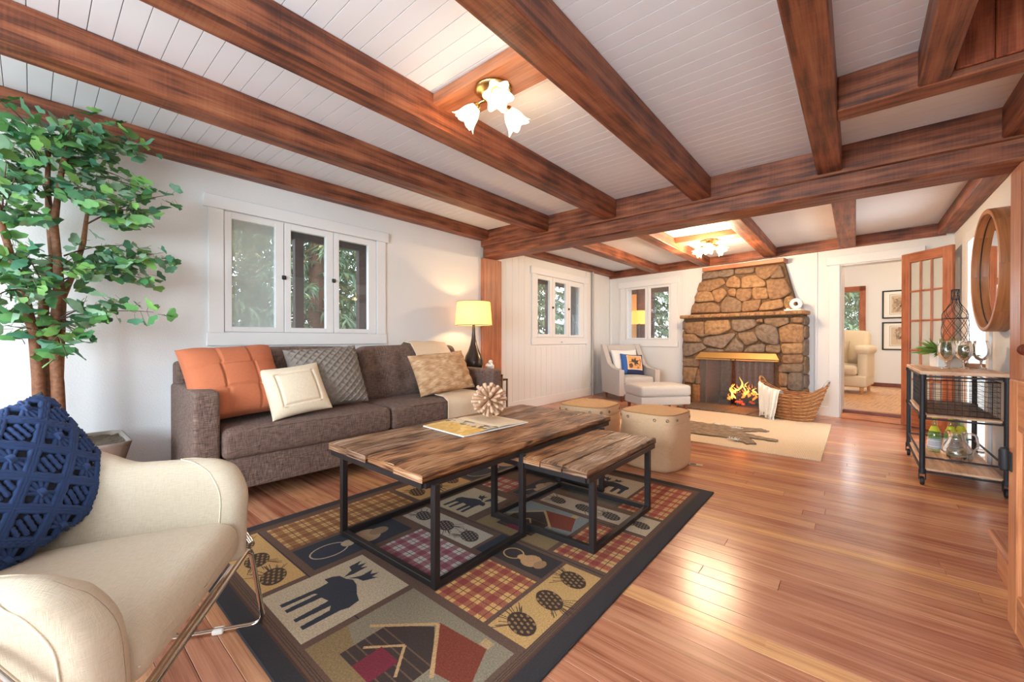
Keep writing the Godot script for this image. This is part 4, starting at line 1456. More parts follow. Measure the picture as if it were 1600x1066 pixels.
func rug_plaid(im: Image, x0: float, x1: float, t0: float, t1: float, base: Color, band: Color, line: Color) -> void:
	rug_panel(im, x0, x1, t0, t1, base)
	var step := 0.085
	var layer := Color(band.r, band.g, band.b, 0.55)
	var tile := Image.create_empty(4, 4, false, Image.FORMAT_RGBA8)
	tile.fill(layer)
	var x := x0 + 0.02
	while x < x1 - 0.02:
		var wv := minf(step * 0.45, x1 - x)
		var s := Image.create_empty(int(wv * RS), int((t1 - t0) * RS), false, Image.FORMAT_RGBA8)
		s.fill(layer)
		im.blend_rect(s, Rect2i(Vector2i.ZERO, s.get_size()), Vector2i(rp(x, t1)))
		rug_panel(im, x + step * 0.72, x + step * 0.72 + 0.004, t0, t1, line)
		x += step
	var t := t0 + 0.02
	while t < t1 - 0.02:
		var wv := minf(step * 0.45, t1 - t)
		var s := Image.create_empty(int((x1 - x0) * RS), int(wv * RS), false, Image.FORMAT_RGBA8)
		s.fill(layer)
		im.blend_rect(s, Rect2i(Vector2i.ZERO, s.get_size()), Vector2i(rp(x0, t + wv)))
		rug_panel(im, x0, x1, minf(t + step * 0.72, t1 - 0.005), minf(t + step * 0.72, t1 - 0.005) + 0.004, line)
		t += step

func rug_cones(im: Image, x0: float, x1: float, t0: float, t1: float, base: Color, n: int, dark: Color) -> void:
	rug_panel(im, x0, x1, t0, t1, base)
	var along := x1 - x0 > t1 - t0
	for k in n:
		var f := (k + 0.5) / n
		var c := rp(lerpf(x0, x1, f), (t0 + t1) * 0.5) if along else rp((x0 + x1) * 0.5, lerpf(t0, t1, f))
		var r := minf(minf(x1 - x0, t1 - t0) * 0.36, 0.07) * RS
		for q in 14:       # needles
			var d := Vector2.RIGHT.rotated(rng.randf_range(-0.9, 0.9) + (0.0 if k % 2 else PI))
			stroke(im, [c, c + d * r * rng.randf_range(1.3, 1.9)], 1.6, dark)
		ellipse(im, c, Vector2(r * 1.05, r * 0.75), dark, 0.4)
		for a in range(-2, 3):       # scales
			for b in range(-2, 3):
				var q := Vector2(a * r * 0.38 + (b % 2) * r * 0.19, b * r * 0.3)
				if q.length() < r * 0.85:
					ellipse(im, c + q.rotated(0.4), Vector2(r * 0.13, r * 0.08), base.lerp(dark, 0.35), 0.4)

func rug_moose(im: Image, x0: float, t0: float, w: float, h: float, col: Color, face := 1.0) -> void:
	var f := func(a: float, b: float) -> Vector2:
		return rp(x0 + (a if face > 0 else 1.0 - a) * w, t0 + b * h)
	var body := [[0.1, 0.6], [0.16, 0.66], [0.3, 0.68], [0.4, 0.72], [0.55, 0.7], [0.75, 0.62], [0.9, 0.58], [0.94, 0.46], [0.9, 0.38], [0.9, 0.04], [0.82, 0.04], [0.8, 0.32], [0.72, 0.36], [0.7, 0.04], [0.63, 0.04], [0.6, 0.38], [0.46, 0.36], [0.44, 0.04], [0.36, 0.04], [0.35, 0.36], [0.3, 0.34], [0.28, 0.04], [0.2, 0.04], [0.22, 0.42], [0.2, 0.52], [0.08, 0.52]]
	var pts := []
	for q in body:
		pts.append(f.call(q[0], q[1]))
	blend_poly(im, pts, col)
	for q in [[[0.24, 0.68], [0.16, 0.8], [0.04, 0.82], [0.02, 0.98], [0.1, 0.9], [0.14, 0.99], [0.19, 0.9], [0.25, 0.96], [0.27, 0.78]], [[0.32, 0.7], [0.4, 0.82], [0.38, 0.96], [0.46, 0.9], [0.52, 0.98], [0.54, 0.88], [0.62, 0.92], [0.54, 0.78], [0.42, 0.76]]]:
		pts = []
		for e in q:
			pts.append(f.call(e[0], e[1]))
		blend_poly(im, pts, col)

func rug_bear(im: Image, x0: float, x1: float, t0: float, t1: float, navy: Color, tan: Color, cream: Color) -> void:
	rug_panel(im, x0, x1, t0, t1, navy)
	var w := x1 - x0
	var h := t1 - t0
	var f := func(a: float, b: float) -> Vector2:
		return rp(x0 + a * w, t0 + b * h)
	var long_t := h > w
	var loop := []
	for k in 25:
		var a := TAU * k / 24.0
		loop.append(f.call(0.5 + 0.26 * cos(a), 0.24 + 0.17 * sin(a)) if long_t else f.call(0.24 + 0.17 * cos(a), 0.5 + 0.26 * sin(a)))
	stroke(im, loop, 4.0, cream)
	var c: Vector2 = f.call(0.5, 0.62) if long_t else f.call(0.6, 0.5)
	ellipse(im, c, Vector2(0.3, 0.3) * minf(w, h) * RS, tan)
	ellipse(im, c + (Vector2(0, -0.3) if long_t else Vector2(0.3, 0)) * minf(w, h) * RS, Vector2(0.16, 0.22) * minf(w, h) * RS, tan.darkened(0.15))
	ellipse(im, f.call(0.5, 0.42) if long_t else f.call(0.42, 0.5), Vector2(0.14, 0.14) * minf(w, h) * RS, cream.lerp(tan, 0.5))

func rug_cabin(im: Image, x0: float, x1: float, t0: float, t1: float, sky: Color) -> void:
	rug_panel(im, x0, x1, t0, t1, sky)
	var w := x1 - x0
	var h := t1 - t0
	var f := func(a: float, b: float) -> Vector2:
		return rp(x0 + a * w, t0 + b * h)
	blend_poly(im, [f.call(0, 0), f.call(1, 0), f.call(1, 0.25), f.call(0.6, 0.3), f.call(0.3, 0.22), f.call(0, 0.35)], C(150, 128, 88))
	blend_poly(im, [f.call(0.2, 0.15), f.call(0.7, 0.15), f.call(0.7, 0.55), f.call(0.45, 0.8), f.call(0.2, 0.55)], C(66, 52, 46))
	for k in 5:
		stroke(im, [f.call(0.2, 0.2 + k * 0.08), f.call(0.7, 0.2 + k * 0.08)], 3.0, C(112, 88, 70))
	blend_poly(im, [f.call(0.45, 0.86), f.call(0.85, 0.9), f.call(0.98, 0.55), f.call(0.74, 0.5)], C(134, 62, 40))
	stroke(im, [f.call(0.12, 0.46), f.call(0.45, 0.84), f.call(0.76, 0.46)], 8.0, C(206, 172, 122))
	stroke(im, [f.call(0.26, 0.3), f.call(0.44, 0.52), f.call(0.6, 0.3)], 6.0, C(206, 172, 122))
	blend_poly(im, [f.call(0.34, 0.15), f.call(0.52, 0.15), f.call(0.52, 0.4), f.call(0.34, 0.4)], C(128, 40, 58))
	blend_poly(im, [f.call(0.78, 0.9), f.call(0.86, 0.9), f.call(0.86, 0.98), f.call(0.78, 0.98)], C(196, 168, 120))

func rug_texture() -> void:
	rng.seed = 99
	var w := int(1.82 * RS)
	var h := int(2.52 * RS)
	var im := Image.create_empty(w, h, false, Image.FORMAT_RGBA8)
	var dark := C(50, 46, 50)
	var brown := C(112, 84, 64)
	var navy := C(52, 58, 70)
	var gold := C(212, 174, 112)
	var cream := C(204, 190, 162)
	im.fill(C(52, 50, 54))
	rug_panel(im, 0.06, 1.76, 0.055, 2.465, C(84, 58, 46))
	rug_panel(im, 0.07, 1.75, 0.065, 2.455, brown)
	for k in 4:
		var s := 0.075 + k * 0.008
		for q in [[s, 1.82 - s, s, s + 0.002], [s, 1.82 - s, 2.52 - s, 2.522 - s], [s, s + 0.002, s, 2.52 - s], [1.82 - s, 1.822 - s, s, 2.52 - s]]:
			rug_panel(im, q[0], q[1], q[2], q[3], dark)
	rug_panel(im, 0.105, 1.72, 0.1, 2.42, C(108, 84, 70))
	# joints between panels
	for q in [[0.105, 1.72, 0.3, 0.306], [0.105, 1.72, 1.14, 1.146], [0.105, 1.72, 1.6, 1.606]]:
		rug_panel(im, q[0], q[1], q[2], q[3], dark)
	rug_cones(im, 0.105, 0.71, 0.11, 0.3, gold, 3, C(74, 56, 40))
	rug_plaid(im, 0.12, 0.43, 0.34, 1.1, C(216, 178, 116), C(128, 76, 44), C(90, 62, 46))
	rug_bear(im, 0.46, 0.7, 0.34, 0.87, navy, C(188, 158, 126), cream)
	rug_panel(im, 0.74, 1.12, 0.11, 0.55, cream)
	rug_moose(im, 0.78, 0.13, 0.3, 0.4, navy, 1.0)
	rug_plaid(im, 0.74, 1.2, 0.62, 0.9, C(206, 204, 196), C(130, 46, 68), C(120, 96, 96))
	rug_cabin(im, 1.15, 1.7, 0.11, 0.55, C(150, 142, 120))
	rug_cones(im, 0.52, 1.1, 0.93, 1.1, C(200, 192, 176), 3, C(66, 60, 58))
	rug_panel(im, 0.52, 0.83, 1.16, 1.52, cream)
	rug_moose(im, 0.55, 1.18, 0.26, 0.3, navy, -1.0)
	rug_plaid(im, 1.24, 1.52, 0.59, 0.92, C(228, 184, 116), C(136, 46, 50), C(110, 66, 46))
	rug_bear(im, 1.22, 1.52, 0.95, 1.12, C(60, 54, 52), C(206, 164, 118), gold)
	rug_cones(im, 1.54, 1.72, 0.59, 1.12, gold, 3, C(70, 52, 38))
	rug_cones(im, 0.13, 0.43, 1.14, 1.6, gold, 3, C(74, 56, 40))
	rug_panel(im, 1.12, 1.2, 0.94, 1.14, navy)
	rug_cabin(im, 0.9, 1.4, 1.16, 1.6, C(138, 150, 152))
	rug_plaid(im, 1.43, 1.72, 1.17, 1.58, C(220, 176, 116), C(140, 44, 46), C(100, 60, 46))
	rug_cones(im, 1.58, 1.72, 1.61, 1.83, cream, 1, C(60, 52, 48))
	rug_cones(im, 1.0, 1.56, 1.64, 1.8, C(196, 186, 168), 3, C(60, 54, 52))
	rug_plaid(im, 0.52, 0.75, 1.6, 1.82, C(214, 196, 170), C(150, 44, 46), C(110, 70, 60))
	rug_bear(im, 0.13, 0.48, 1.62, 2.4, navy, C(196, 166, 130), cream)
	rug_bear(im, 0.78, 0.98, 1.63, 2.0, navy, C(190, 170, 150), cream)
	rug_plaid(im, 1.44, 1.72, 1.86, 2.42, C(224, 182, 122), C(152, 42, 42), C(110, 62, 46))
	rug_panel(im, 1.06, 1.42, 2.03, 2.38, cream)
	rug_moose(im, 1.1, 2.06, 0.28, 0.28, navy, 1.0)
	rug_plaid(im, 0.52, 1.02, 2.05, 2.4, C(216, 178, 120), C(128, 70, 44), C(90, 60, 46))
	rug_panel(im, 1.06, 1.42, 1.84, 2.0, C(108, 100, 86))
	# pile grain
	var gn := FastNoiseLite.new()
	gn.frequency = 0.22
	gn.seed = 12
	var gi := gn.get_image(w, h)
	gi.convert(Image.FORMAT_L8)
	var gb := gi.get_data()
	im.convert(Image.FORMAT_RGB8)
	var d := im.get_data()
	for i in w * h:
		var k := 0.8 + gb[i] * (0.4 / 255.0)
		for e in 3:
			d[i * 3 + e] = mini(255, int(d[i * 3 + e] * k))
	im = Image.create_from_data(w, h, false, Image.FORMAT_RGB8, d)
	var m := mat("rug_print", C(218, 210, 204), 0.95, ImageTexture.create_from_image(im), Vector3.ONE, false)
	m.texture_repeat = false
	mat("rug_edge", C(40, 38, 42), 0.95)

func small_prints() -> void:
	rng.seed = 71
	for k in 2:
		var im := Image.create_empty(128, 96, false, Image.FORMAT_RGB8)
		im.fill(C(206, 186, 160))
		for i in 60:
			ellipse(im, Vector2(rng.randf_range(10, 118), rng.randf_range(10, 86)), Vector2(rng.randf_range(4, 18), rng.randf_range(3, 9)), C(206, 186, 160).lerp(C(112, 84, 62), rng.randf() * 0.7), rng.randf() * 3)
		blend_poly(im, [Vector2(40, 60), Vector2(52, 40), Vector2(70, 44), Vector2(90, 36), Vector2(84, 62), Vector2(64, 72)], C(96, 74, 58))
		mat("print_%d" % k, Color.WHITE, 0.6, ImageTexture.create_from_image(im), Vector3.ONE)
	# magazine spread: golden picture on one page, dark picture and text on the other
	var mg := Image.create_empty(256, 170, false, Image.FORMAT_RGB8)
	mg.fill(C(240, 220, 186))
	mg.fill_rect(Rect2i(0, 0, 84, 170), C(232, 186, 92))
	for i in 70:
		ellipse(mg, Vector2(rng.randf_range(0, 84), rng.randf_range(0, 170)), Vector2(rng.randf_range(5, 16), rng.randf_range(3, 8)), C(246, 216, 140).lerp(C(216, 156, 60), rng.randf()), rng.randf() * 3)
	for i in 40:
		ellipse(mg, Vector2(rng.randf_range(84, 128), rng.randf_range(0, 170)), Vector2(rng.randf_range(4, 10), rng.randf_range(3, 8)), [C(70, 70, 66), C(150, 150, 140), C(206, 202, 190), C(110, 96, 70)][rng.randi() % 4], rng.randf() * 3)
	for i in 12:
		mg.fill_rect(Rect2i(146, 30 + i * 9, 90, 3), C(206, 184, 156))
	mat("magazine_print", Color.WHITE, 0.35, ImageTexture.create_from_image(mg), Vector3.ONE)
	# quilted picture pillow: blue border, tan picture with dark leaves
	var pl := Image.create_empty(192, 192, false, Image.FORMAT_RGB8)
	pl.fill(C(34, 42, 84))
	pl.fill_rect(Rect2i(0, 0, 40, 192), C(48, 92, 160))
	pl.fill_rect(Rect2i(44, 16, 132, 136), C(232, 214, 190))
	pl.fill_rect(Rect2i(50, 22, 120, 124), C(214, 158, 98))
	for i in 30:
		ellipse(pl, Vector2(rng.randf_range(56, 164), rng.randf_range(28, 140)), Vector2(rng.randf_range(6, 20), rng.randf_range(4, 12)), C(214, 158, 98).lerp(C(150, 104, 66), rng.randf()), rng.randf() * 3)
	blend_poly(pl, [Vector2(84, 50), Vector2(104, 62), Vector2(112, 40), Vector2(122, 66), Vector2(148, 60), Vector2(132, 84), Vector2(146, 104), Vector2(118, 98), Vector2(104, 116), Vector2(102, 88), Vector2(78, 80)], C(60, 52, 44))
	blend_poly(pl, [Vector2(56, 104), Vector2(78, 92), Vector2(92, 112), Vector2(84, 136), Vector2(60, 134)], C(86, 66, 52))
	mat("picture_pillow", Color.WHITE, 0.85, ImageTexture.create_from_image(pl), Vector3.ONE)
	var lb := Image.create_empty(64, 64, false, Image.FORMAT_RGB8)
	lb.fill(C(226, 230, 232))
	lb.fill_rect(Rect2i(0, 4, 64, 3), C(60, 110, 160))
	lb.fill_rect(Rect2i(0, 57, 64, 3), C(60, 110, 160))
	for i in 5:
		lb.fill_rect(Rect2i(10, 20 + i * 6, 44, 2), C(140, 160, 180))
	mat("bottle_label", Color.WHITE, 0.5, ImageTexture.create_from_image(lb), Vector3.ONE)


# ------------------------------------------------------------------ furniture
func build_rug() -> void:
	var r := thing("area_rug", "lodge-style patchwork area rug with moose, cabins, plaid and pine cones", "rug", at(-1.64, 0, -1.73))
	var mb := MB.new()
	mb.span(Vector3(-0.91, 0.0, -1.26), Vector3(0.91, 0.011, 1.26), 0.003)
	part(r, "backing", mb, M.rug_edge)
	var tp := MB.new()
	var rows := []
	for i in 15:
		var row := PackedVector3Array()
		for j in 11:
			row.append(Vector3(lerpf(-0.903, 0.903, j / 10.0), 0.0118, lerpf(-1.253, 1.253, i / 14.0)))
		rows.append(row)
	tp.grid(rows)
	part(r, "pile", tp, M.rug_print)

func build_sofa() -> void:
	var sx := Transform3D(Basis(Vector3.UP, deg_to_rad(87.3)), Vector3(-2.9, 0, -0.6))
	var s := thing("sofa", "long brown-grey tweed sofa with tufted back cushions under the window", "sofa", sx)
	var m: Material = M.sofa_cloth
	var b := MB.new()
	b.cushion(Vector3(2.28, 0.2, 0.8), 0.02, Vector3.ZERO, at(1.265, 0.215, -0.41), 3)
	part(s, "base", b, m)
	for x in [0.065, 2.465]:
		var a := MB.new()
		a.cushion(Vector3(0.13, 0.625, 0.83), 0.025, Vector3(0.004, 0.008, 0.004), at(x, 0.425, -0.415), 4)
		part(s, "arm", a, m)
	var bk := MB.new()
	bk.cushion(Vector3(2.5, 0.62, 0.16), 0.03, Vector3.ZERO, at(1.265, 0.58, -0.79), 3)
	part(s, "back_frame", bk, m)
	for i in 2:
		var c := MB.new()
		c.cushion(Vector3(1.13, 0.19, 0.68), 0.045, Vector3(0, 0.014, 0.006), at(0.7 + i * 1.134, 0.408, -0.325), 8)
		var sc := part(s, "seat_cushion", c, m)
		var pp := MB.new()
		var y := 0.482
		pp.tube([Vector3(0.16 + i * 1.134, y, -0.005), Vector3(0.4 + i * 1.134, y + 0.006, 0.012), Vector3(1.0 + i * 1.134, y + 0.006, 0.012), Vector3(1.24 + i * 1.134, y, -0.005)], 0.003, 6)
		part(sc, "piping", pp, m)
		var btn := []
		for r in 2:
			for q in 4:
				btn.append(Vector2(-0.4 + q * 0.266, -0.08 + r * 0.17))
		var d := MB.new()
		var xf := Transform3D(Basis(Vector3.RIGHT, deg_to_rad(-14)), Vector3(0.7 + i * 1.134, 0.73, -0.6))
		d.cushion(Vector3(1.12, 0.5, 0.19), 0.07, Vector3(0, 0.012, 0.03), xf, 22, func(p: Vector3) -> Vector3:
			var z := 0.0
			if p.z > 0.02:
				for q in btn:
					z -= 0.045 * exp(-(Vector2(p.x, p.y) - q).length_squared() / 0.004)
			return Vector3(0, 0, z))
		var bc := part(s, "back_cushion", d, m)
		for q in btn:
			var bt := MB.new()
			bt.lathe([Vector2(0.0, 0.012), Vector2(0.01, 0.009), Vector2(0.013, 0.0)], 10, xf * Transform3D(Basis(Vector3.RIGHT, PI / 2), Vector3(q.x, q.y, 0.074)))
			part(bc, "button", bt, m)
	for q in [[0.14, -0.09], [2.39, -0.09], [0.14, -0.72], [2.39, -0.72], [1.26, -0.1]]:
		var l := MB.new()
		l.lathe([Vector2(0, 0), Vector2(0.02, 0.0), Vector2(0.034, 0.118), Vector2(0, 0.118)], 10, at(q[0], 0, q[1]))
		part(s, "leg", l, M.leg_wood)
	# pillows, in the sofa's frame: face along +z
	rng.seed = 21
	var pil := func(called: String, label: String, p: Vector3, w: float, h: float, t: float, lean: float, roll: float, turn: float, m2: Material, relief = null, nn := 22) -> MeshInstance3D:
		var pm := MB.new()
		pm.pillow(w, h, t, Transform3D.IDENTITY, nn, relief)
		var bb := Basis(Vector3.UP, deg_to_rad(turn)) * Basis(Vector3.RIGHT, deg_to_rad(lean)) * Basis(Vector3.BACK, deg_to_rad(roll))
		return solo(called, label, "pillow", pm, m2, sx * Transform3D(bb, p), "pillows on the sofa")
	pil.call("throw_pillow", "rust orange pillow of broad woven bands at the sofa arm", Vector3(0.27, 0.765, -0.3), 0.56, 0.52, 0.24, -30.0, 3.0, 6.0, M.rust_cloth, func(a: float, b: float) -> float:
		var u := (a * 0.5 + 0.5) * 3.0
		var v := (b * 0.5 + 0.5) * 3.0
		var fu := absf(u - roundf(u))
		var fv := absf(v - roundf(v))
		var over := (int(floorf(u)) + int(floorf(v))) % 2 == 0
		return 0.018 * smoothstep(0.0, 0.06, fv if over else fu) + 0.008 * sin((fu if over else fv) * PI), 80)
	var cream: MeshInstance3D = pil.call("throw_pillow", "small cream pillow with a stitched square leaning on the orange one", Vector3(0.6, 0.69, -0.14), 0.41, 0.375, 0.16, -28.0, 6.0, 2.0, M.ivory_cloth, func(a: float, b: float) -> float:
		return -0.012 * exp(-pow((maxf(absf(a), absf(b)) - 0.62) / 0.035, 2)), 70)
	for q in [[-1, -1], [1, -1], [-1, 1], [1, 1]]:
		var st := MB.new()
		st.tube([Vector3(q[0] * 0.128, q[1] * 0.122, 0.05), Vector3(q[0] * 0.128 - q[0] * 0.02, q[1] * 0.122, 0.054)], 0.006, 6)
		part(cream, "corner_knot", st, M.ivory_cloth)
	pil.call("throw_pillow", "grey smocked lattice pillow behind the cream one", Vector3(0.9, 0.75, -0.33), 0.58, 0.5, 0.22, -22.0, 3.0, 2.0, M.knit_cloth, func(a: float, b: float) -> float:
		var p := (a + b) * 4.5
		var q := (a - b) * 4.5
		var fp := absf(p - roundf(p))
		var fq := absf(q - roundf(q))
		return 0.014 * (1.0 - smoothstep(0.0, 0.24, minf(fp, fq))), 80)
	pil.call("fur_pillow", "tan striped fur pillow by the far arm on the throw", Vector3(1.98, 0.725, -0.27), 0.64, 0.42, 0.2, -28.0, 4.0, -4.0, M.fur, func(a: float, b: float) -> float:
		return 0.006 * sin(b * 16.0 + 2.0 * sin(a * 5.0)), 50)
	# throw laid down the back and over the seat edge
	var prof := [Vector2(-0.9, 0.62), Vector2(-0.89, 0.84), Vector2(-0.84, 0.97), Vector2(-0.74, 1.025), Vector2(-0.6, 1.015), Vector2(-0.5, 0.92), Vector2(-0.42, 0.72), Vector2(-0.38, 0.59), Vector2(-0.36, 0.53), Vector2(-0.2, 0.534), Vector2(-0.05, 0.53), Vector2(0.028, 0.5), Vector2(0.04, 0.44), Vector2(0.036, 0.34), Vector2(0.034, 0.24)]
	var th := MB.new()
	var top := []
	for i in prof.size():
		var row := PackedVector3Array()
		for j in 13:
			var f := j / 12.0
			var x := lerpf(1.84, 2.27, f) + 0.012 * sin(i * 0.9) + (0.03 if i > 8 else 0.0) * (f - 0.6)
			row.append(Vector3(x, prof[i].y + 0.004 * sin(f * 14.0 + i), prof[i].x + (0.005 * sin(f * 11.0 + i * 0.3))))
		top.append(row)
	var under := []
	for i in prof.size():
		var row := PackedVector3Array()
		for j in 13:
			var p: Vector3 = top[i][j]
			row.append(p + Vector3(0, -0.008, -0.008))
		under.append(row)
	th.grid(top)
	th.grid(under)
	for e in [0, 12]:
		var a := PackedVector3Array()
		var bb := PackedVector3Array()
		for i in prof.size():
			a.append(top[i][e]); bb.append(under[i][e])
		th.grid([a, bb])
	th.grid([top[prof.size() - 1], under[prof.size() - 1]])
	solo("sofa_throw", "cream throw draped over the back and seat of the sofa", "throw", th, M.throw_cloth, sx)

func table_board(mb: MB, x0: float, x1: float, z0: float, z1: float, y0: float, y1: float, sd: float) -> void:
	# a thick worn board along z with wavy edges and chipped ends
	var nz := FastNoiseLite.new()
	nz.seed = int(sd * 10.0)
	nz.frequency = 0.9
	var n := 40
	var rows := []
	for i in n + 1:
		var t := float(i) / n
		var z := lerpf(z0, z1, t)
		var endw := 0.0
		if i == 0 or i == n:
			endw = 0.004
		var e0 := nz.get_noise_2d(z * 6.0, 1.0) * 0.006
		var e1 := nz.get_noise_2d(z * 6.0, 9.0) * 0.006
		var c := 0.004
		var row := PackedVector3Array()
		var ys := y1 - endw
		row.append(Vector3(x0, y0, z)); row.append(Vector3(x0 + e0, lerpf(y0, y1, 0.5), z)); row.append(Vector3(x0 + e0, ys - c, z)); row.append(Vector3(x0 + e0 + c, ys, z))
		for k in range(1, 9):
			var f := k / 9.0
			var x := lerpf(x0 + c, x1 - c, f)
			row.append(Vector3(x, ys + nz.get_noise_2d(x * 40.0, z * 5.0) * 0.003 - maxf(0.0, nz.get_noise_2d(x * 90.0 + 50.0, z * 4.0) - 0.3) * 0.012, z))
		row.append(Vector3(x1 + e1 - c, ys, z)); row.append(Vector3(x1 + e1, ys - c, z)); row.append(Vector3(x1 + e1, lerpf(y0, y1, 0.5), z)); row.append(Vector3(x1, y0, z))
		rows.append(row)
	var b := mb.v.size()
	mb.grid(rows, true)
	for i in range(b, mb.v.size()):
		mb.uv[i] = Vector2(mb.v[i].z + sd * 3.1, mb.v[i].x + mb.v[i].y + sd * 0.7)
	for e in [0, n]:
		var cen := Vector3((x0 + x1) * 0.5, (y0 + y1) * 0.5, rows[e][0].z)
		var hint := Vector3(0, 0, -1 if cen.z < rows[n - e][0].z else 1)
		var m: int = rows[e].size()
		for i in m:
			var p: Vector3 = rows[e][i]
			var q: Vector3 = rows[e][(i + 1) % m]
			mb.poly([cen, p, q], hint, [Vector2(cen.x, cen.y * 2.0 + sd), Vector2(p.x, p.y * 2.0 + sd), Vector2(q.x, q.y * 2.0 + sd)])

func iron_bar(parent: Node, called: String, a: Vector3, b: Vector3, t := 0.028) -> void:
	var mb := MB.new()
	mb.bar(a, b, t, t, 0.002)
	part(parent, called, mb, M.iron)

func build_tables() -> void:
	# main table; its frame is open on one side for the smaller one
	var t := thing("coffee_table", "large reclaimed-wood coffee table on a black iron frame", "coffee table", at(-1.74, 0.012, -1.85))
	var o := Vector3(1.74, -0.012, 1.85)
	var xs := [-2.15, -1.955, -1.77, -1.545, -1.335]
	for i in 4:
		var mb := MB.new()
		table_board(mb, xs[i] + 0.003 + o.x, xs[i + 1] - 0.003 + o.x, -2.68 + o.z + [0.0, 0.012, -0.006, 0.004][i], -1.02 + o.z - [0.004, 0.0, 0.01, 0.0][i], 0.462 - 0.012, 0.5 - 0.012, 1.0 + i * 1.7)
		part(t, "board", mb, M["rustic_%d" % [0, 2, 1, 1][i]])
	var y := 0.447 - 0.012
	for q in [[-2.13, -1.04, -1.355, -1.04], [-2.13, -2.66, -1.355, -2.66], [-2.13, -1.04, -2.13, -2.66], [-1.355, -1.04, -1.355, -2.66]]:
		iron_bar(t, "top_rail", Vector3(q[0] + o.x, y, q[1] + o.z), Vector3(q[2] + o.x, y, q[3] + o.z))
	var L := [[-2.065, -1.065], [-1.332, -1.082], [-1.332, -1.66], [-2.065, -2.5], [-1.315, -2.5]]
	for q in L:
		iron_bar(t, "leg", Vector3(q[0] + o.x, 0.0, q[1] + o.z), Vector3(q[0] + o.x, y, q[1] + o.z), 0.03)
	for q in [[0, 1], [1, 2], [0, 3], [3, 4]]:
		iron_bar(t, "floor_rail", Vector3(L[q[0]][0] + o.x, 0.015, L[q[0]][1] + o.z), Vector3(L[q[1]][0] + o.x, 0.015, L[q[1]][1] + o.z))
	# nesting table
	var n := thing("nesting_table", "lower reclaimed-wood table pushed partly under the large one", "coffee table", at(-1.3, 0.012, -2.08))
	o = Vector3(1.3, -0.012, 2.08)
	xs = [-1.66, -1.45, -1.21, -1.08, -0.94]
	for i in 4:
		var mb := MB.new()
		table_board(mb, xs[i] + 0.003 + o.x, xs[i + 1] - 0.003 + o.x, -2.5 + o.z, -1.65 + o.z, 0.405 - 0.012, 0.438 - 0.012, 11.0 + i * 2.3)
		part(n, "board", mb, M["rustic_%d" % [1, 1, 0, 2][i]])
	y = 0.39 - 0.012
	for q in [[-1.64, -1.67, -0.955, -1.67], [-1.64, -2.48, -0.955, -2.48], [-1.64, -1.67, -1.64, -2.48], [-0.955, -1.67, -0.955, -2.48]]:
		iron_bar(n, "top_rail", Vector3(q[0] + o.x, y, q[1] + o.z), Vector3(q[2] + o.x, y, q[3] + o.z))
	L = [[-1.61, -1.745], [-0.97, -1.755], [-0.96, -2.41], [-1.595, -2.41]]
	for q in L:
		iron_bar(n, "leg", Vector3(q[0] + o.x, 0.0, q[1] + o.z), Vector3(q[0] + o.x, y, q[1] + o.z), 0.03)
	for q in [[0, 1], [1, 2], [2, 3], [3, 0]]:
		iron_bar(n, "floor_rail", Vector3(L[q[0]][0] + o.x, 0.015, L[q[0]][1] + o.z), Vector3(L[q[1]][0] + o.x, 0.015, L[q[1]][1] + o.z))
	# open magazine
	var mg := thing("magazine", "open glossy magazine lying on the large table", "magazine", at(-1.84, 0.502, -1.83, 86))
	for sgn in [-1.0, 1.0]:
		var rows := []
		for i in 2:
			var row := PackedVector3Array()
			for j in 13:
				var f := j / 12.0
				row.append(Vector3(sgn * f * 0.27, 0.012 * exp(-f * 5.0) * f * 6.0 + (0.008 + 0.005 * (1.0 - f)), -0.2 + i * 0.4))
			rows.append(row)
		var pg := MB.new()
		pg.grid(rows)
		for i in pg.v.size():
			pg.uv[i] = Vector2(pg.v[i].x / 0.54 + 0.5, pg.v[i].z / 0.4 + 0.5)
		part(mg, "page", pg, M.magazine_print)
		var bl := MB.new()
		bl.span(Vector3(0.002 * sgn, 0.0, -0.199), Vector3(sgn * 0.27, 0.008, 0.199), 0.002)
		part(mg, "page_block", bl, M.paper)
	# spiky ball of driftwood pegs
	rng.seed = 3
	var ball := thing("driftwood_ball", "spiky ball of pale driftwood pegs on the magazine", "ornament", at(-1.9, 0.52, -2.01))
	var n_p := 64
	for i in n_p:
		var yy := 1.0 - 2.0 * (i + 0.5) / n_p
		var rr := sqrt(1.0 - yy * yy)
		var d := Vector3(cos(i * 2.39996) * rr, yy, sin(i * 2.39996) * rr)
		var ln := rng.randf_range(0.108, 0.128)
		if d.y < -0.85:
			ln = minf(ln, 0.118)
		var pg := MB.new()
		var r1 := rng.randf_range(0.011, 0.015)
		pg.tube([d * 0.01, d * ln * 0.6 + Vector3(rng.randf() - 0.5, rng.randf() - 0.5, rng.randf() - 0.5) * 0.006, d * (ln - 0.004), d * ln], [0.004, r1 * 0.9, r1, r1 * 0.6], 7)
		part(ball, "peg", pg, M.dead_wood, at(0, 0.118, 0))

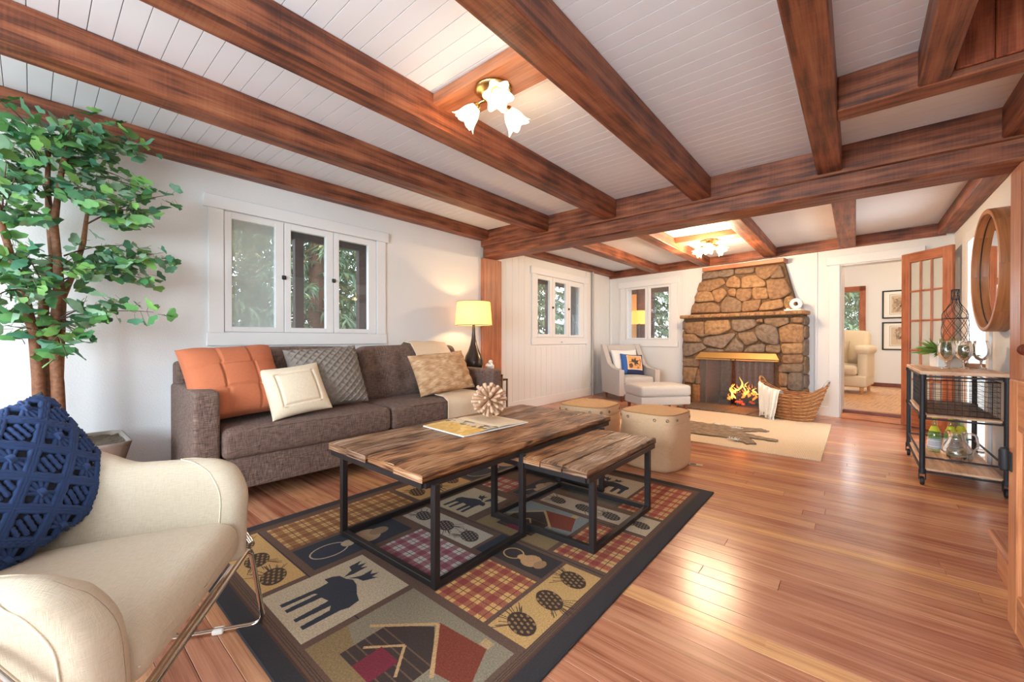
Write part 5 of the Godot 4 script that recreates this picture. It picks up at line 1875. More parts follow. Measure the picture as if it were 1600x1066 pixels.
func build_poufs() -> void:
	for k in 2:
		var pos: Vector3 = [Vector3(-1.29, 0, -3.4), Vector3(-1.89, 0, -3.36)][k]
		var p := thing("pouf", ["beige canvas pouf with metal eyelets nearer the hearth rug", "beige canvas pouf with metal eyelets behind the large coffee table"][k], "pouf", at(pos.x, 0, pos.z, [-6, 4][k]), "canvas poufs")
		var hw := 0.235
		var sq := func(a: float, r: float) -> Vector2:
			var c := cos(a)
			var s := sin(a)
			return Vector2(signf(c) * pow(absf(c), 0.55), signf(s) * pow(absf(s), 0.55)) * r
		var rows := []
		for q in [[0.9, 0.0], [0.99, 0.01], [1.03, 0.035], [1.04, 0.06], [1.05, 0.085], [1.052, 0.11], [1.054, 0.135], [1.056, 0.16], [1.055, 0.185], [1.054, 0.21], [1.052, 0.235], [1.05, 0.26], [1.045, 0.285], [1.04, 0.31], [1.034, 0.335], [1.02, 0.38], [1.0, 0.425], [0.99, 0.45]]:
			var row := PackedVector3Array()
			for i in 48:
				var a := TAU * i / 48.0
				var r: float = hw * q[0] * (1.0 + 0.01 * sin(a * 9.0 + q[1] * 40.0) + 0.006 * sin(q[1] * 130.0 + a * 2.0))
				var v: Vector2 = sq.call(a, r)
				row.append(Vector3(v.x, q[1], v.y))
			rows.append(row)
		var bd := MB.new()
		bd.grid(rows, true)
		part(p, "body", bd, M.pouf_cloth)
		var tr := []
		var nz := FastNoiseLite.new()
		nz.seed = 5 + k
		nz.frequency = 1.0
		for j in 9:
			var f := 1.0 - j / 8.0
			var row := PackedVector3Array()
			for i in 48:
				var v: Vector2 = sq.call(TAU * i / 48.0, hw * 0.99 * f)
				row.append(Vector3(v.x, 0.45 + 0.03 * (1.0 - f * f) + nz.get_noise_2d(v.x * 9.0, v.y * 9.0 + k * 7) * 0.03 * (1.0 - f), v.y))
			tr.append(row)
		var tp := MB.new()
		tp.grid(tr, true)
		part(p, "top", tp, M.pouf_top)
		var pi := []
		for i in 48:
			var v: Vector2 = sq.call(TAU * i / 48.0, hw * 0.995)
			pi.append(Vector3(v.x, 0.45, v.y))
		var pp := MB.new()
		pp.tube(pi, 0.005, 6, true)
		part(p, "piping", pp, M.piping_cloth)
		var bn := []
		for q in [[1.012, 0.375], [1.022, 0.38], [1.012, 0.447]]:
			var row := PackedVector3Array()
			for i in 48:
				var v: Vector2 = sq.call(TAU * i / 48.0, hw * (q[0] + 0.012))
				row.append(Vector3(v.x, q[1], v.y))
			bn.append(row)
		var bm := MB.new()
		bm.grid(bn, true)
		part(p, "band", bm, M.pouf_cloth)
		for i in 12:
			var a := TAU * (i + 0.5) / 12.0
			var v: Vector2 = sq.call(a, hw * 1.03)
			var v2: Vector2 = sq.call(a + 0.02, hw * 1.03)
			var v0: Vector2 = sq.call(a - 0.02, hw * 1.03)
			var tg := (v2 - v0).normalized()
			var nn := Vector3(tg.y, 0, -tg.x)
			if nn.dot(Vector3(v.x, 0, v.y)) < 0:
				nn = -nn
			var ring := []
			var sd := nn.cross(Vector3.UP)
			for j in 14:
				ring.append(Vector3(v.x, 0.412, v.y) + nn * 0.004 + (Vector3.UP * cos(TAU * j / 14) + sd * sin(TAU * j / 14)) * 0.0095)
			var gm := MB.new()
			gm.tube(ring, 0.0033, 6, true)
			part(p, "eyelet", gm, M.pewter)

func build_tub_chair() -> void:
	var xf := Transform3D(Basis(Vector3.UP, deg_to_rad(-33.8)), Vector3(-1.54, 0, 0.05))
	var c := thing("tub_chair", "cream upholstered tub chair on a chrome sled base", "armchair", xf)
	# centre line of the shell seen from above: left front, round the back, right front (front is -z)
	var line := []
	var n := 44
	for i in n + 1:
		var t := float(i) / n
		var p: Vector2
		if t < 0.33:
			p = Vector2(-0.33, lerpf(-0.36, 0.08, t / 0.33))
		elif t > 0.67:
			p = Vector2(0.33, lerpf(0.08, -0.36, (t - 0.67) / 0.33))
		else:
			var a := PI - (t - 0.33) / 0.34 * PI
			p = Vector2(cos(a) * 0.33, 0.08 + sin(a) * 0.29)
		line.append(p)
	var rows := []
	for i in n + 1:
		var p: Vector2 = line[i]
		var d: Vector2 = (line[mini(i + 1, n)] - line[maxi(i - 1, 0)]).normalized()
		var outw := Vector2(-d.y, d.x)
		if outw.dot(p - Vector2(0, 0.05)) < 0:
			outw = -outw
		var back := smoothstep(-0.15, 0.36, p.y)
		var top := lerpf(0.645, 0.8, back)
		var fw := clampf(1.0 - (p.y + 0.36) / 0.34, 0.0, 1.0)
		var rr := 0.14
		var flare := lerpf(0.035, 0.09, back)
		var row := PackedVector3Array()
		var sec := [[-0.05, 0.318], [0.0, 0.32], [0.03, 0.36], [0.045, 0.45], [0.045 + flare * 0.4, lerpf(0.45, top, 0.4)], [0.045 + flare * 0.75, lerpf(0.45, top, 0.72)], [0.04 + flare, top - 0.03], [0.02 + flare, top - 0.008], [-0.005 + flare, top], [-0.03 + flare, top - 0.008], [-0.048 + flare, top - 0.03], [-0.053 + flare * 0.75, lerpf(0.45, top, 0.72)], [-0.056 + flare * 0.4, lerpf(0.45, top, 0.4)], [-0.06, 0.42], [-0.06, 0.34]]
		for s in sec:
			var q: Vector2 = p + outw * s[0]
			var e := clampf((s[1] - top + rr) / rr, 0.0, 1.0)
			row.append(Vector3(q.x, s[1], q.y + rr * (1.0 - sqrt(1.0 - e * e)) * fw))
		var fine := PackedVector3Array()
		var m := row.size()
		for k in m:
			for j in 4:
				fine.append(row[k].cubic_interpolate(row[(k + 1) % m], row[(k + m - 1) % m], row[(k + 2) % m], j / 4.0))
		rows.append(fine)
	var sh := MB.new()
	# rounded noses of the arms
	var all := []
	for e in 2:
		var base: PackedVector3Array = rows[0] if e == 0 else rows[n]
		var caps := []
		for k in 6:
			var ph := deg_to_rad([22.0, 42.0, 60.0, 74.0, 84.0, 89.5][k])
			var row := PackedVector3Array()
			for i in base.size():
				var mid: Vector3 = (base[i] + base[(4 - i + base.size()) % base.size()]) * 0.5
				var q: Vector3 = mid + (base[i] - mid) * cos(ph) + Vector3(0, 0, -0.05 * sin(ph))
				row.append(q)
			caps.append(row)
		if e == 0:
			caps.reverse()
			all.append_array(caps)
			all.append_array(rows)
		else:
			all.append_array(caps)
	sh.grid(all, true)
	part(c, "shell", sh, M.cream_cloth)
	for e in [0, n]:    # seam along the nose of each arm
		var st := MB.new()
		var pth := []
		for q in rows[e]:
			pth.append(q + Vector3(0, 0, 0.012) + (q - Vector3(line[e].x, 0.45, q.z)).normalized() * 0.0015)
		st.tube(pth, 0.0022, 5, true)
		part(c, "seam", st, M.ivory_cloth)
	var se := MB.new()
	se.cushion(Vector3(0.56, 0.12, 0.7), 0.05, Vector3(0, 0.022, 0.01), Transform3D(Basis(Vector3.RIGHT, deg_to_rad(3)), Vector3(0, 0.385, -0.06)), 12, func(p: Vector3) -> Vector3:
		return Vector3(0, 0.004 * sin(p.x * 14.0 + p.z * 6.0) if p.y > 0 else 0.0, 0))
	var sc := part(c, "seat_cushion", se, M.cream_cloth)
	var wl := MB.new()
	wl.tube([Vector3(-0.262, 0.388, -0.399), Vector3(-0.2, 0.396, -0.407), Vector3(-0.1, 0.398, -0.413), Vector3(0.1, 0.398, -0.413), Vector3(0.2, 0.396, -0.407), Vector3(0.262, 0.388, -0.399)], 0.0028, 6)
	part(sc, "welt", wl, M.ivory_cloth)
	var un := MB.new()
	un.cushion(Vector3(0.58, 0.04, 0.62), 0.018, Vector3.ZERO, at(0, 0.338, -0.03), 3)
	part(c, "seat_frame", un, M.cream_cloth)
	# chrome sled
	for s in [-1.0, 1.0]:
		var x: float = s * 0.425
		var pts := round_path([Vector3(s * 0.3, 0.318, -0.4), Vector3(s * 0.36, 0.318, -0.41), Vector3(x, 0.01, -0.435), Vector3(x, 0.01, 0.36), Vector3(x, 0.58, 0.22), Vector3(s * 0.415, 0.58, -0.25), Vector3(s * 0.385, 0.33, -0.405)], 0.05)
		var tb := MB.new()
		tb.tube(pts, 0.0085, 10)
		part(c, "sled_frame", tb, M.chrome)
		var ft := MB.new()
		ft.cushion(Vector3(0.028, 0.018, 0.036), 0.006, Vector3.ZERO, at(x, 0.009, -0.29), 1)
		part(c, "glide", ft, M.paper)
	for q in [[0.318, -0.405], [0.272, -0.36]]:
		var cb := MB.new()
		cb.tube([Vector3(-0.34, q[0], q[1]), Vector3(0.34, q[0], q[1])], 0.0085, 10)
		part(c, "cross_rod", cb, M.chrome)

func round_path(pts: Array, r: float) -> Array:
	var o := [pts[0]]
	for i in range(1, pts.size() - 1):
		var p: Vector3 = pts[i]
		var a: Vector3 = pts[i - 1] - p
		var b: Vector3 = pts[i + 1] - p
		var k := minf(r, minf(a.length(), b.length()) * 0.45)
		var s := p + a.normalized() * k
		var e := p + b.normalized() * k
		for j in 6:
			var t := j / 5.0
			o.append(s.lerp(p, t).lerp(p.lerp(e, t), t))
	o.append(pts[pts.size() - 1])
	return o

func build_macrame() -> void:
	# knotted blue pillow on the tub chair
	var bb := Basis(Vector3.UP, deg_to_rad(112)) * Basis(Vector3.RIGHT, deg_to_rad(-20)) * Basis(Vector3.BACK, deg_to_rad(22))
	var p := thing("macrame_pillow", "navy blue pillow covered in knotted macrame cord on the tub chair", "pillow", Transform3D(bb, Vector3(-1.83, 0.635, 0.05)))
	var w := 0.43
	var t := 0.22
	var base := MB.new()
	base.pillow(w * 0.95, w * 0.95, t, Transform3D.IDENTITY, 20)
	part(p, "cover", base, M.navy_base)
	var surf := func(a: float, b: float, lift: float) -> Vector3:
		var x := a * (1.0 - 0.07 * (1.0 - b * b) * a * a)
		var y := b * (1.0 - 0.07 * (1.0 - a * a) * b * b)
		return Vector3(x * w * 0.5, y * w * 0.5, pow(maxf(0.0, (1.0 - a * a) * (1.0 - b * b)), 0.45) * t * 0.5 + lift)
	rng.seed = 6
	var cord := func(pa: Vector2, pb: Vector2, r: float, bead: bool) -> void:
		var path := []
		var rad := []
		var n := int(clampf((pb - pa).length() * 28.0, 6, 44))
		for i in n + 1:
			var q := pa.lerp(pb, float(i) / n)
			if absf(q.x) > 0.94 or absf(q.y) > 0.94 or absf(q.x) + absf(q.y) > 1.72:
				continue
			path.append(surf.call(q.x, q.y, r * 0.7))
			rad.append(r * ((1.0 if i % 2 else 0.72) if bead else 1.0))
		if path.size() > 2:
			var mb := MB.new()
			mb.tube(path, rad, 6)
			part(p, "cord", mb, M.navy_cord)
	# lattice of diamonds, each line a pair of beaded cords
	var step := 0.54
	for k in range(-3, 4):
		for off in [-0.045, 0.0, 0.045]:
			var c: float = k * step + off
			for dir in [1.0, -1.0]:
				var a := Vector2(-1, c - dir)
				var b := Vector2(1, c + dir)
				# clip to the square
				if a.y * dir < -1:
					a = Vector2(dir * (-dir - c) , -dir)
				if b.y * dir > 1:
					b = Vector2(dir * (dir - c), dir)
				if a.x < b.x:
					cord.call(a, b, 0.0085, true)
	# inside the diamonds: bundles of cords tied in the middle, or rows of short bars
	for i in range(-3, 4):
		for j in range(-3, 4):
			if (i + j) % 2 == 0:
				continue
			var c := Vector2(i * step * 0.5, j * step * 0.5)
			if absf(c.x) > 0.85 or absf(c.y) > 0.85:
				continue
			if i % 2 == 0:
				for q in 5:
					var f := (q - 2) * 0.055
					cord.call(c + Vector2(f * 1.3, 0.2 - absf(f) * 0.8), c + Vector2(f * 0.15, 0.0), 0.006, false)
					cord.call(c + Vector2(f * 0.15, 0.0), c + Vector2(f * 1.3, -0.2 + absf(f) * 0.8), 0.006, false)
				cord.call(c + Vector2(-0.03, 0.0), c + Vector2(0.03, 0.0), 0.013, false)
			else:
				for q in 4:
					var f := (q - 1.5) * 0.075
					cord.call(c + Vector2(f, -0.14 + absf(f) * 0.6), c + Vector2(f, 0.14 - absf(f) * 0.6), 0.0075, true)

func build_far_seating() -> void:
	# grey wing chair in the corner, facing (0.78, 0.63)
	var turn := rad_to_deg(atan2(0.78, 0.63))
	var xf := at(-3.02, 0, -6.78, turn)
	var c := thing("wing_chair", "pale grey slope-arm lounge chair in the corner by the chimney", "armchair", xf)
	var m: Material = M.grey_cloth
	var b := MB.new()
	b.cushion(Vector3(0.56, 0.16, 0.66), 0.02, Vector3.ZERO, at(0, 0.2, 0.0), 3)
	part(c, "base", b, m)
	var se := MB.new()
	se.cushion(Vector3(0.54, 0.13, 0.62), 0.04, Vector3(0, 0.02, 0.008), at(0, 0.345, 0.03), 6)
	part(c, "seat_cushion", se, m)
	var bk := MB.new()
	bk.cushion(Vector3(0.58, 0.66, 0.13), 0.05, Vector3(0, 0.0, 0.02), Transform3D(Basis(Vector3.RIGHT, deg_to_rad(-13)), Vector3(0, 0.62, -0.31)), 6)
	part(c, "backrest", bk, m)
	for s in [-1.0, 1.0]:
		var pr := PackedVector2Array([Vector2(-0.36, 0.1), Vector2(0.34, 0.1), Vector2(0.35, 0.53), Vector2(0.06, 0.55), Vector2(-0.12, 0.62), Vector2(-0.26, 0.8), Vector2(-0.36, 0.95), Vector2(-0.43, 0.95), Vector2(-0.4, 0.5)])
		var am := MB.new()
		am.extrude(pr, 0.0, 0.085, Transform3D(Basis(Vector3(0, 0, 1), Vector3(0, 1, 0), Vector3(-1, 0, 0)), Vector3(0.365 if s > 0 else -0.28, 0, 0)), 0.012)
		part(c, "arm", am, m)
	for q in [[-0.3, 0.3], [0.3, 0.3], [-0.3, -0.3], [0.3, -0.3]]:
		var l := MB.new()
		l.lathe([Vector2(0, 0), Vector2(0.018, 0.0), Vector2(0.028, 0.12), Vector2(0, 0.12)], 10, at(q[0], 0, q[1]))
		part(c, "leg", l, M.leg_wood)
	var pw := MB.new()
	pw.pillow(0.5, 0.46, 0.16, Transform3D.IDENTITY, 18)
	var lean := Basis(Vector3.RIGHT, deg_to_rad(-20))
	solo("throw_pillow", "white pillow behind the blue picture pillow on the lounge chair", "pillow", pw, M.white_cloth, xf * Transform3D(lean, Vector3(-0.02, 0.64, -0.14)), "pillows on the lounge chair")
	var pb := MB.new()
	pb.pillow(0.42, 0.38, 0.13, Transform3D.IDENTITY, 18)
	solo("picture_pillow", "blue bordered pillow with a brown leaf picture on the lounge chair", "pillow", pb, M.picture_pillow, xf * Transform3D(lean * Basis(Vector3.BACK, deg_to_rad(-4)), Vector3(0.05, 0.6, -0.02)), "pillows on the lounge chair")
	# ottoman
	var ox := at(-2.2, 0, -5.86, turn)
	var o := thing("ottoman", "pale grey two-tier ottoman before the lounge chair", "ottoman", ox)
	var lo := MB.new()
	lo.cushion(Vector3(0.76, 0.12, 0.5), 0.02, Vector3(0, 0, 0.004), at(0, 0.185, 0), 4)
	part(o, "base", lo, m)
	var up := MB.new()
	up.cushion(Vector3(0.78, 0.15, 0.52), 0.045, Vector3(0, 0.02, 0.006), at(0, 0.32, 0), 6)
	part(o, "cushion", up, m)
	for q in [[-0.33, 0.2], [0.33, 0.2], [-0.33, -0.2], [0.33, -0.2]]:
		var l := MB.new()
		l.lathe([Vector2(0, 0), Vector2(0.016, 0.0), Vector2(0.026, 0.13), Vector2(0, 0.13)], 10, at(q[0], 0, q[1]))
		part(o, "leg", l, M.leg_wood)
	# sisal rug and hide
	var sr := MB.new()
	sr.span(Vector3(-1.05, 0, -0.97), Vector3(1.05, 0.01, 0.97), 0.003)
	solo("sisal_rug", "natural woven sisal rug before the hearth", "rug", sr, M.sisal, at(-1.27, 0, -5.32))
	var out := [[-0.75, 0.1], [-0.6, 0.32], [-0.35, 0.26], [-0.15, 0.3], [0.1, 0.32], [0.3, 0.42], [0.5, 0.52], [0.6, 0.46], [0.48, 0.3], [0.42, 0.18], [0.6, 0.12], [0.82, 0.1], [0.84, 0.02], [0.6, -0.02], [0.66, -0.1], [0.76, -0.22], [0.7, -0.3], [0.46, -0.2], [0.2, -0.3], [-0.1, -0.32], [-0.4, -0.3], [-0.62, -0.4], [-0.74, -0.3], [-0.66, -0.1]]
	var hp := PackedVector2Array()
	for i in out.size():
		var a := Vector2(out[i][0], out[i][1])
		var bq := Vector2(out[(i + 1) % out.size()][0], out[(i + 1) % out.size()][1])
		for j in 4:
			hp.append(a.lerp(bq, j / 4.0) + Vector2(sin(i * 7.1 + j * 2.3), cos(i * 5.3 + j * 3.1)) * 0.012)
	var hd := thing("animal_hide", "brown animal hide with white edges lying on the sisal rug", "hide", at(-1.42, 0.0105, -5.0, -14))
	var hm := MB.new()
	hm.extrude(hp, 0.0, 0.014, Transform3D(Basis(Vector3(1, 0, 0), Vector3(0, 0, -1), Vector3(0, 1, 0)), Vector3.ZERO), 0.006)
	part(hd, "pelt", hm, M.hide)
	rng.seed = 14
	for q in [[-0.12, -0.33, 0.05], [0.32, 0.3, 0.06], [0.55, -0.25, 0.05], [-0.3, 0.28, 0.07], [0.1, 0.33, 0.06]]:
		var wm := MB.new()
		for i in 50:
			blade(wm, Vector3(q[0] + rng.randf_range(-1, 1) * q[2], 0.012, -q[1] + rng.randf_range(-0.5, 0.5) * q[2]), Vector3(rng.randf_range(-1, 1), 0.35, rng.randf_range(-1, 1)).normalized(), 0.035, 0.012)
		var wf := part(hd, "white_fur", wm, M.hide_white)
		wf.set_meta("kind", "stuff")


# ------------------------------------------------------------------ lamp, plants, cart and the rest
func build_lamp_corner() -> void:
	for k in 3:
		var h: float = [0.69, 0.625, 0.566][k]
		var z1: float = [-3.53, -3.64, -3.75][k]
		var z0: float = [-3.22, -3.27, -3.32][k]
		var x0: float = [-3.66, -3.6, -3.54][k]
		var xf1: float = -3.2
		var ins := 0.0 + 0.0 * k
		var t := thing("nesting_side_table", ["tallest open-frame nesting side table holding the table lamp", "middle open-frame nesting side table beside the sofa arm", "lowest open-frame nesting side table beside the sofa arm"][k], "side table", at((x0 + xf1) * 0.5, 0, (z0 + z1) * 0.5), "nest of side tables")
		var hx := (xf1 - x0) * 0.5 - ins - 0.016 * k
		var hz := (z0 - z1) * 0.5 - ins
		var top := MB.new()
		top.span(Vector3(-hx, h - 0.02, -hz), Vector3(hx, h, hz), 0.003)
		part(t, "top", top, M.bronze)
		for s in [[-1, -1], [1, -1], [1, 1], [-1, 1]]:
			var l := MB.new()
			l.span(Vector3(s[0] * hx - s[0] * 0.018, 0, s[1] * hz - s[1] * 0.018), Vector3(s[0] * hx, h - 0.02, s[1] * hz), 0.002)
			part(t, "leg", l, M.pewter)
	var lp := thing("table_lamp", "table lamp with a dark teardrop base and glowing cream drum shade", "lamp", at(-3.44, 0.69, -3.37))
	var bs := MB.new()
	bs.lathe([Vector2(0, 0), Vector2(0.085, 0.0), Vector2(0.1, 0.02), Vector2(0.112, 0.06), Vector2(0.112, 0.1), Vector2(0.095, 0.16), Vector2(0.066, 0.22), Vector2(0.042, 0.29), Vector2(0.027, 0.36), Vector2(0.019, 0.44), Vector2(0.016, 0.53), Vector2(0.0, 0.535)], 32)
	part(lp, "base", bs, M.bronze)
	var hs := MB.new()
	hs.tube([Vector3(0, 0.53, 0), Vector3(0, 0.6, 0)], 0.012, 10)
	part(lp, "socket", hs, M.brass)
	var sh := MB.new()
	sh.lathe([Vector2(0.218, 0.52), Vector2(0.196, 0.795)], 40)
	part(lp, "lamp_shade", sh, M.lamp_cloth)
	for q in [[0.2185, 0.52], [0.1965, 0.795]]:
		var rg := []
		for i in 40:
			rg.append(Vector3(cos(TAU * i / 40) * q[0], q[1], sin(TAU * i / 40) * q[0]))
		var rm := MB.new()
		rm.tube(rg, 0.003, 6, true)
		part(lp, "shade_rim", rm, M.pewter)
	var bl := MB.new()
	bl.lathe([Vector2(0, 0.6), Vector2(0.014, 0.605), Vector2(0.03, 0.65), Vector2(0.022, 0.69), Vector2(0, 0.7)], 16)
	part(lp, "bulb", bl, M.bulb_glow)
	omni(lp, "lamp_light", Vector3(0, 0.65, 0), 0.38, Color(1.0, 0.80, 0.55), 0.035)
	# small pale figurine
	var fg := thing("figurine", "small pale seated figurine on the side table by the post", "ornament", at(-3.27, 0.69, -3.48))
	var a := MB.new()
	a.cushion(Vector3(0.09, 0.065, 0.06), 0.028, Vector3.ZERO, at(0, 0.034, 0), 3)
	part(fg, "body", a, M.ceramic)
	var hd := MB.new()
	hd.cushion(Vector3(0.05, 0.05, 0.046), 0.022, Vector3.ZERO, at(0.0, 0.088, 0), 3)
	part(fg, "head", hd, M.ceramic)
	for s in [-1, 1]:
		var am := MB.new()
		am.tube([Vector3(s * 0.03, 0.068, 0.01), Vector3(s * 0.045, 0.045, 0.03), Vector3(s * 0.012, 0.035, 0.04)], [0.012, 0.012, 0.009], 8)
		part(fg, "arm", am, M.ceramic)

func leaf_mesh(col: Color, bend: float) -> ArrayMesh:
	var mb := MB.new()
	mb.color = col
	mb.begin()
	var r := 0.043
	var c := mb.add(Vector3.ZERO, Vector3.BACK, Vector2.ZERO)
	var n := 9
	for i in n + 1:
		var a := deg_to_rad(lerpf(-72, 72, float(i) / n))
		var rr := r * (1.0 + 0.1 * cos(a * 7.0))
		if i == 0 or i == n:
			rr *= 0.85
		mb.add(Vector3(sin(a) * rr * 1.1, cos(a) * rr, bend * absf(sin(a)) * r + 0.05 * r * cos(a * 9.0)), Vector3.BACK, Vector2.ZERO)
	for i in n:
		mb.idx.append_array([c, c + 1 + i, c + 2 + i])
	mb.end()
	# stalk
	mb.color = Color(0.12, 0.16, 0.04)
	mb.tube([Vector3.ZERO, Vector3(0, -0.03, 0.003)], 0.0012, 3, false, false)
	return mb.mesh(M.leaf)

func build_tree() -> void:
	var base := Vector3(-3.42, 0, -0.13)
	var t := thing("potted_tree", "tall artificial ficus tree with fan-shaped green leaves in a flared pot", "plant", Transform3D(Basis.IDENTITY, base))
	# square flared pot
	var pot := MB.new()
	var ro := []
	for q in [[0.13, 0.0], [0.135, 0.01], [0.245, 0.44], [0.25, 0.46], [0.238, 0.46], [0.225, 0.41], [0.0, 0.41]]:
		var row := PackedVector3Array()
		for i in 32:
			var a := TAU * (i + 0.5) / 32.0
			var k := 1.0 / pow(pow(absf(cos(a)), 14.0) + pow(absf(sin(a)), 14.0), 1.0 / 14.0)
			row.append(Vector3(cos(a) * q[0] * k, q[1], sin(a) * q[0] * k))
		ro.append(row)
	pot.grid(ro, true)
	part(t, "pot", pot, M.pot_metal)
	var so := MB.new()
	var nz := FastNoiseLite.new()
	nz.frequency = 6.0
	var rows := []
	for i in 20:
		var row := PackedVector3Array()
		for j in 20:
			var x := lerpf(-0.228, 0.228, j / 19.0)
			var z := lerpf(-0.228, 0.228, i / 19.0)
			row.append(Vector3(x, 0.44 + nz.get_noise_2d(x * 9.0, z * 9.0) * 0.02, z))
		rows.append(row)
	so.grid(rows)
	part(t, "soil", so, M.soil)
	var P := func(px: float, py: float, x: float) -> Vector3:
		return at_x(px, py, x) - base
	var trunks := [
		[[64, 668, -3.42], [60, 590, -3.42], [52, 520, -3.4], [36, 455, -3.38], [16, 395, -3.36], [2, 350, -3.34], [-8, 300, -3.3]],
		[[77, 664, -3.48], [73, 590, -3.48], [66, 520, -3.47], [70, 455, -3.46], [82, 400, -3.45], [78, 345, -3.44], [74, 290, -3.43], [76, 235, -3.42]],
		[[95, 668, -3.4], [90, 600, -3.4], [84, 530, -3.4], [92, 450, -3.4], [90, 400, -3.4], [84, 350, -3.4], [90, 310, -3.4], [98, 255, -3.4], [112, 215, -3.38]],
		[[88, 500, -3.4], [98, 465, -3.42], [116, 425, -3.44], [130, 380, -3.46], [136, 335, -3.46]]]
	var i0 := 0
	for tk in trunks:
		var path := []
		var rad := []
		for k in tk.size():
			path.append(P.call(tk[k][0], tk[k][1], tk[k][2]))
			rad.append(lerpf(0.028 if i0 < 3 else 0.017, 0.01, float(k) / (tk.size() - 1)) * (1.0 + 0.12 * sin(k * 2.7)))
		path[0] = Vector3(path[0].x, minf(path[0].y, 0.43), path[0].z)
		var mb := MB.new()
		mb.tube(path, rad, 9)
		part(t, "trunk", mb, M.bark)
		i0 += 1
	# twigs: start, end (pixels of the photograph at a chosen distance from the wall)
	var tw := [
		[76, 235, 30, 160], [76, 240, 85, 145], [112, 215, 130, 148], [112, 215, 170, 160], [112, 220, 205, 190], [112, 225, 238, 232],
		[-8, 300, -20, 200], [2, 350, 10, 255], [60, 280, 20, 205], [74, 290, 15, 300], [2, 350, -10, 330], [78, 345, 30, 330],
		[98, 255, 170, 250], [98, 255, 205, 285], [90, 310, 190, 320], [98, 270, 235, 300], [136, 335, 245, 335], [136, 335, 215, 350], [90, 300, 150, 300], [98, 260, 140, 215], [136, 350, 262, 305],
		[92, 440, 255, 395], [116, 425, 268, 405], [98, 420, 220, 430], [116, 420, 235, 440], [100, 400, 200, 385], [92, 450, 150, 420],
		[88, 500, 240, 488], [88, 500, 190, 472], [85, 510, 130, 525], [86, 520, 105, 560],
		[36, 455, 8, 430], [52, 500, 25, 475], [36, 455, -15, 470], [52, 520, 65, 490], [16, 395, 20, 385], [70, 455, 40, 400], [70, 450, 120, 400], [78, 320, 50, 260], [76, 260, 60, 200], [98, 250, 120, 180], [60, 520, 20, 520], [2, 350, 30, 262], [60, 300, -10, 240], [76, 240, 0, 155], [60, 260, 40, 230], [16, 395, -5, 420], [36, 455, 60, 440], [98, 255, 155, 195], [112, 225, 190, 225], [90, 310, 130, 270]]
	rng.seed = 17
	var greens := [Color(0.045, 0.15, 0.06), Color(0.07, 0.22, 0.07), Color(0.11, 0.29, 0.08), Color(0.19, 0.4, 0.1), Color(0.08, 0.24, 0.14), Color(0.24, 0.4, 0.25)]
	var meshes := []
	for g in greens:
		for b in [0.25, -0.2]:
			meshes.append(leaf_mesh(g, b))
	var spots := []
	var twm := MB.new()
	for q in tw:
		var xa := -3.4
		var xb := rng.randf_range(-3.64, -3.05)
		var a: Vector3 = P.call(q[0], q[1], xa)
		var b: Vector3 = P.call(q[2], q[3], xb)
		b.y = minf(b.y, 2.24)
		b.x = maxf(b.x, XL + 0.06 - base.x)
		var mid: Vector3 = a.lerp(b, 0.5) + Vector3(0, 0.05, 0)
		var path := []
		for k in 9:
			var f := k / 8.0
			path.append(a.lerp(mid, f).lerp(mid.lerp(b, f), f))
		twm.tube(path, [0.005, 0.0045, 0.004, 0.0035, 0.003, 0.003, 0.0025, 0.002, 0.0015], 5, false, false)
		var ln := (b - a).length()
		var cnt := int(clampf(ln * 62.0, 18, 42))
		for k in cnt:
			var f := lerpf(0.25, 1.0, float(k) / cnt)
			var p: Vector3 = path[int(f * 8.0)].lerp(path[mini(8, int(f * 8.0) + 1)], f * 8.0 - floorf(f * 8.0))
			var off := Vector3(rng.randf_range(-1, 1), rng.randf_range(-0.6, 0.5), rng.randf_range(-1, 1)) * 0.075
			p += off
			p.x = maxf(p.x, XL + 0.05 - base.x)
			p.y = minf(p.y, 2.27)
			var up := (off.normalized() * 0.8 + Vector3(rng.randf_range(-0.6, 0.6), rng.randf_range(-0.9, 0.2), rng.randf_range(-0.6, 0.6))).normalized()
			var nn := Vector3(rng.randf_range(-0.5, 1.0), rng.randf_range(0.2, 1.0), rng.randf_range(-0.6, 0.3))
			nn = (nn - up * nn.dot(up)).normalized()
			var s := rng.randf_range(0.75, 1.25)
			spots.append([Transform3D(Basis(up.cross(nn) * s, up * s, nn * s), p), rng.randi() % meshes.size()])
	part(t, "twigs", twm, M.twig)
	# the leaves that show largest (nearest the camera) are single parts, the rest one part
	spots.sort_custom(func(a, b): return a[0].origin.x > b[0].origin.x)
	var lv := 0
	var rest := MB.new()
	for s in spots:
		if lv < 300:
			inst(t, "leaf", meshes[s[1]], s[0])
		else:
			var arr: Array = meshes[s[1]].surface_get_arrays(0)
			var o := rest.v.size()
			for k in arr[Mesh.ARRAY_VERTEX].size():
				rest.color = arr[Mesh.ARRAY_COLOR][k]
				rest.add(s[0] * arr[Mesh.ARRAY_VERTEX][k], (s[0].basis * arr[Mesh.ARRAY_NORMAL][k]).normalized(), Vector2.ZERO)
			for k in arr[Mesh.ARRAY_INDEX]:
				rest.idx.append(o + k)
		lv += 1
	print("leaves ", lv)
	if rest.v.size():
		part(t, "leaves", rest, M.leaf).set_meta("kind", "stuff")

